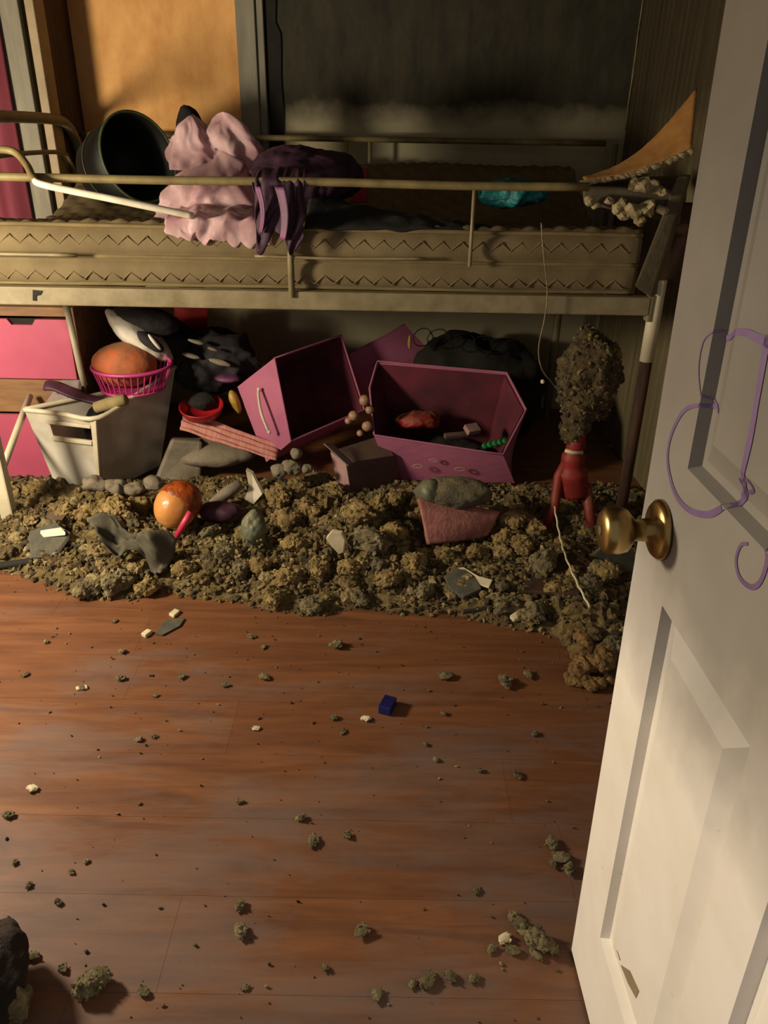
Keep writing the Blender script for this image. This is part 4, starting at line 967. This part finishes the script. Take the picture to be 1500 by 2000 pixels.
scrap('rubble_board', 'grey_board', [at(55, 1052, 2.30), at(105, 1036, 2.33), at(135, 1055, 2.30), at(110, 1090, 2.24), at(60, 1090, 2.24)], (0, .02, .02), 'dark grey rubble slab in debris at far left', 'board')
scrap('pale_sliver', 'tote_white', [at(78, 1042, 2.31), at(118, 1036, 2.31), at(128, 1046, 2.30), at(85, 1050, 2.30)], (0, .006, .010), 'pale sliver resting on the rubble slab at left', 'chip')
scrap('cardboard_piece', 'box_dark', [fp(85, 1020, .05), fp(118, 985, .06), fp(140, 995, .06), fp(112, 1035, .05)], (0, .004, .01), 'rust brown cardboard piece near front bed leg', 'cardboard')
# brown foam strips near the door
def foam(pts, rr, label, seed):
    pp = smooth_path(pts, 6); n = len(pp); m = MB()
    for i, p in enumerate(pp):
        r = np.interp(i/(n-1), np.linspace(0, 1, len(rr)), rr); m.blob(p + Vector((random.uniform(-.012, .012), random.uniform(-.012, .012), 0)), (r*random.uniform(.8, 1.2), r*random.uniform(.7, 1.1), r*.8), 3, .55, 42, seed*3+i*7)
    m.build('foam_strip', 'foam', label=label, cat='foam')
foam([fl(1118, 1195, .03), fl(1128, 1235, .03), fl(1142, 1270, .03), fl(1132, 1310, .02)], [.020, .024, .027, .022], 'brown foam strip lying beside the white door edge', 500)
foam([fl(1150, 1300, .02), fl(1180, 1290, .03), fl(1200, 1250, .03)], [.026, .028, .022], 'lumpy brown foam piece nearest to the door edge', 540)
foam([fl(1175, 1190, .03), fl(1200, 1160, .04)], [.020, .022], 'small brown foam lump below the grey board piece', 560)
foam([fl(1112, 1325, .012), fl(1150, 1335, .014), fl(1185, 1330, .014)], [.014, .018, .014], 'flattened brown foam shred at lower end of strip', 570)
# blue block
hexblock('blue_block', 'blue_block', 757, 1370, fl(757, 1385).y, (.017, .025, .012), -.35, .0, 'small dark blue toy block alone on the open floor', 'toy block').location.z = .001
# fur boot at the bottom left
bt = thing('fur_boot', 'dark brown furry boot cut off at bottom left corner', 'boot', fl(20, 1990))
b0 = fl(-60, 2020)
MB().blob(b0 + Vector((0, .02, .06)), (.085, .13, .065), 5, .12, 18, 601, flat=0).build('foot', 'boot', bt, smooth=True)
MB().blob(b0 + Vector((-.03, -.02, .16)), (.07, .075, .12), 5, .12, 18, 602).build('shaft', 'boot', bt, smooth=True)
MB().blob(fl(15, 1960, .05), (.036, .034, .03), 4, .4, 40, 603).build('fur_tuft', 'clump_grey', bt)

# pink curtain at the alcove
def cur(u, v):
    x = -2.22 + u*.665; return Vector((x, 3.545 + .028*math.sin(u*26) + .012*nz((u*5, v*3, 0)), .35 + v*1.95))
MB().grid(cur, 90, 24).build('curtain', 'curtain', smooth=True, solid=.004, label='deep pink curtain hanging beside grey trim at far left', cat='curtain')
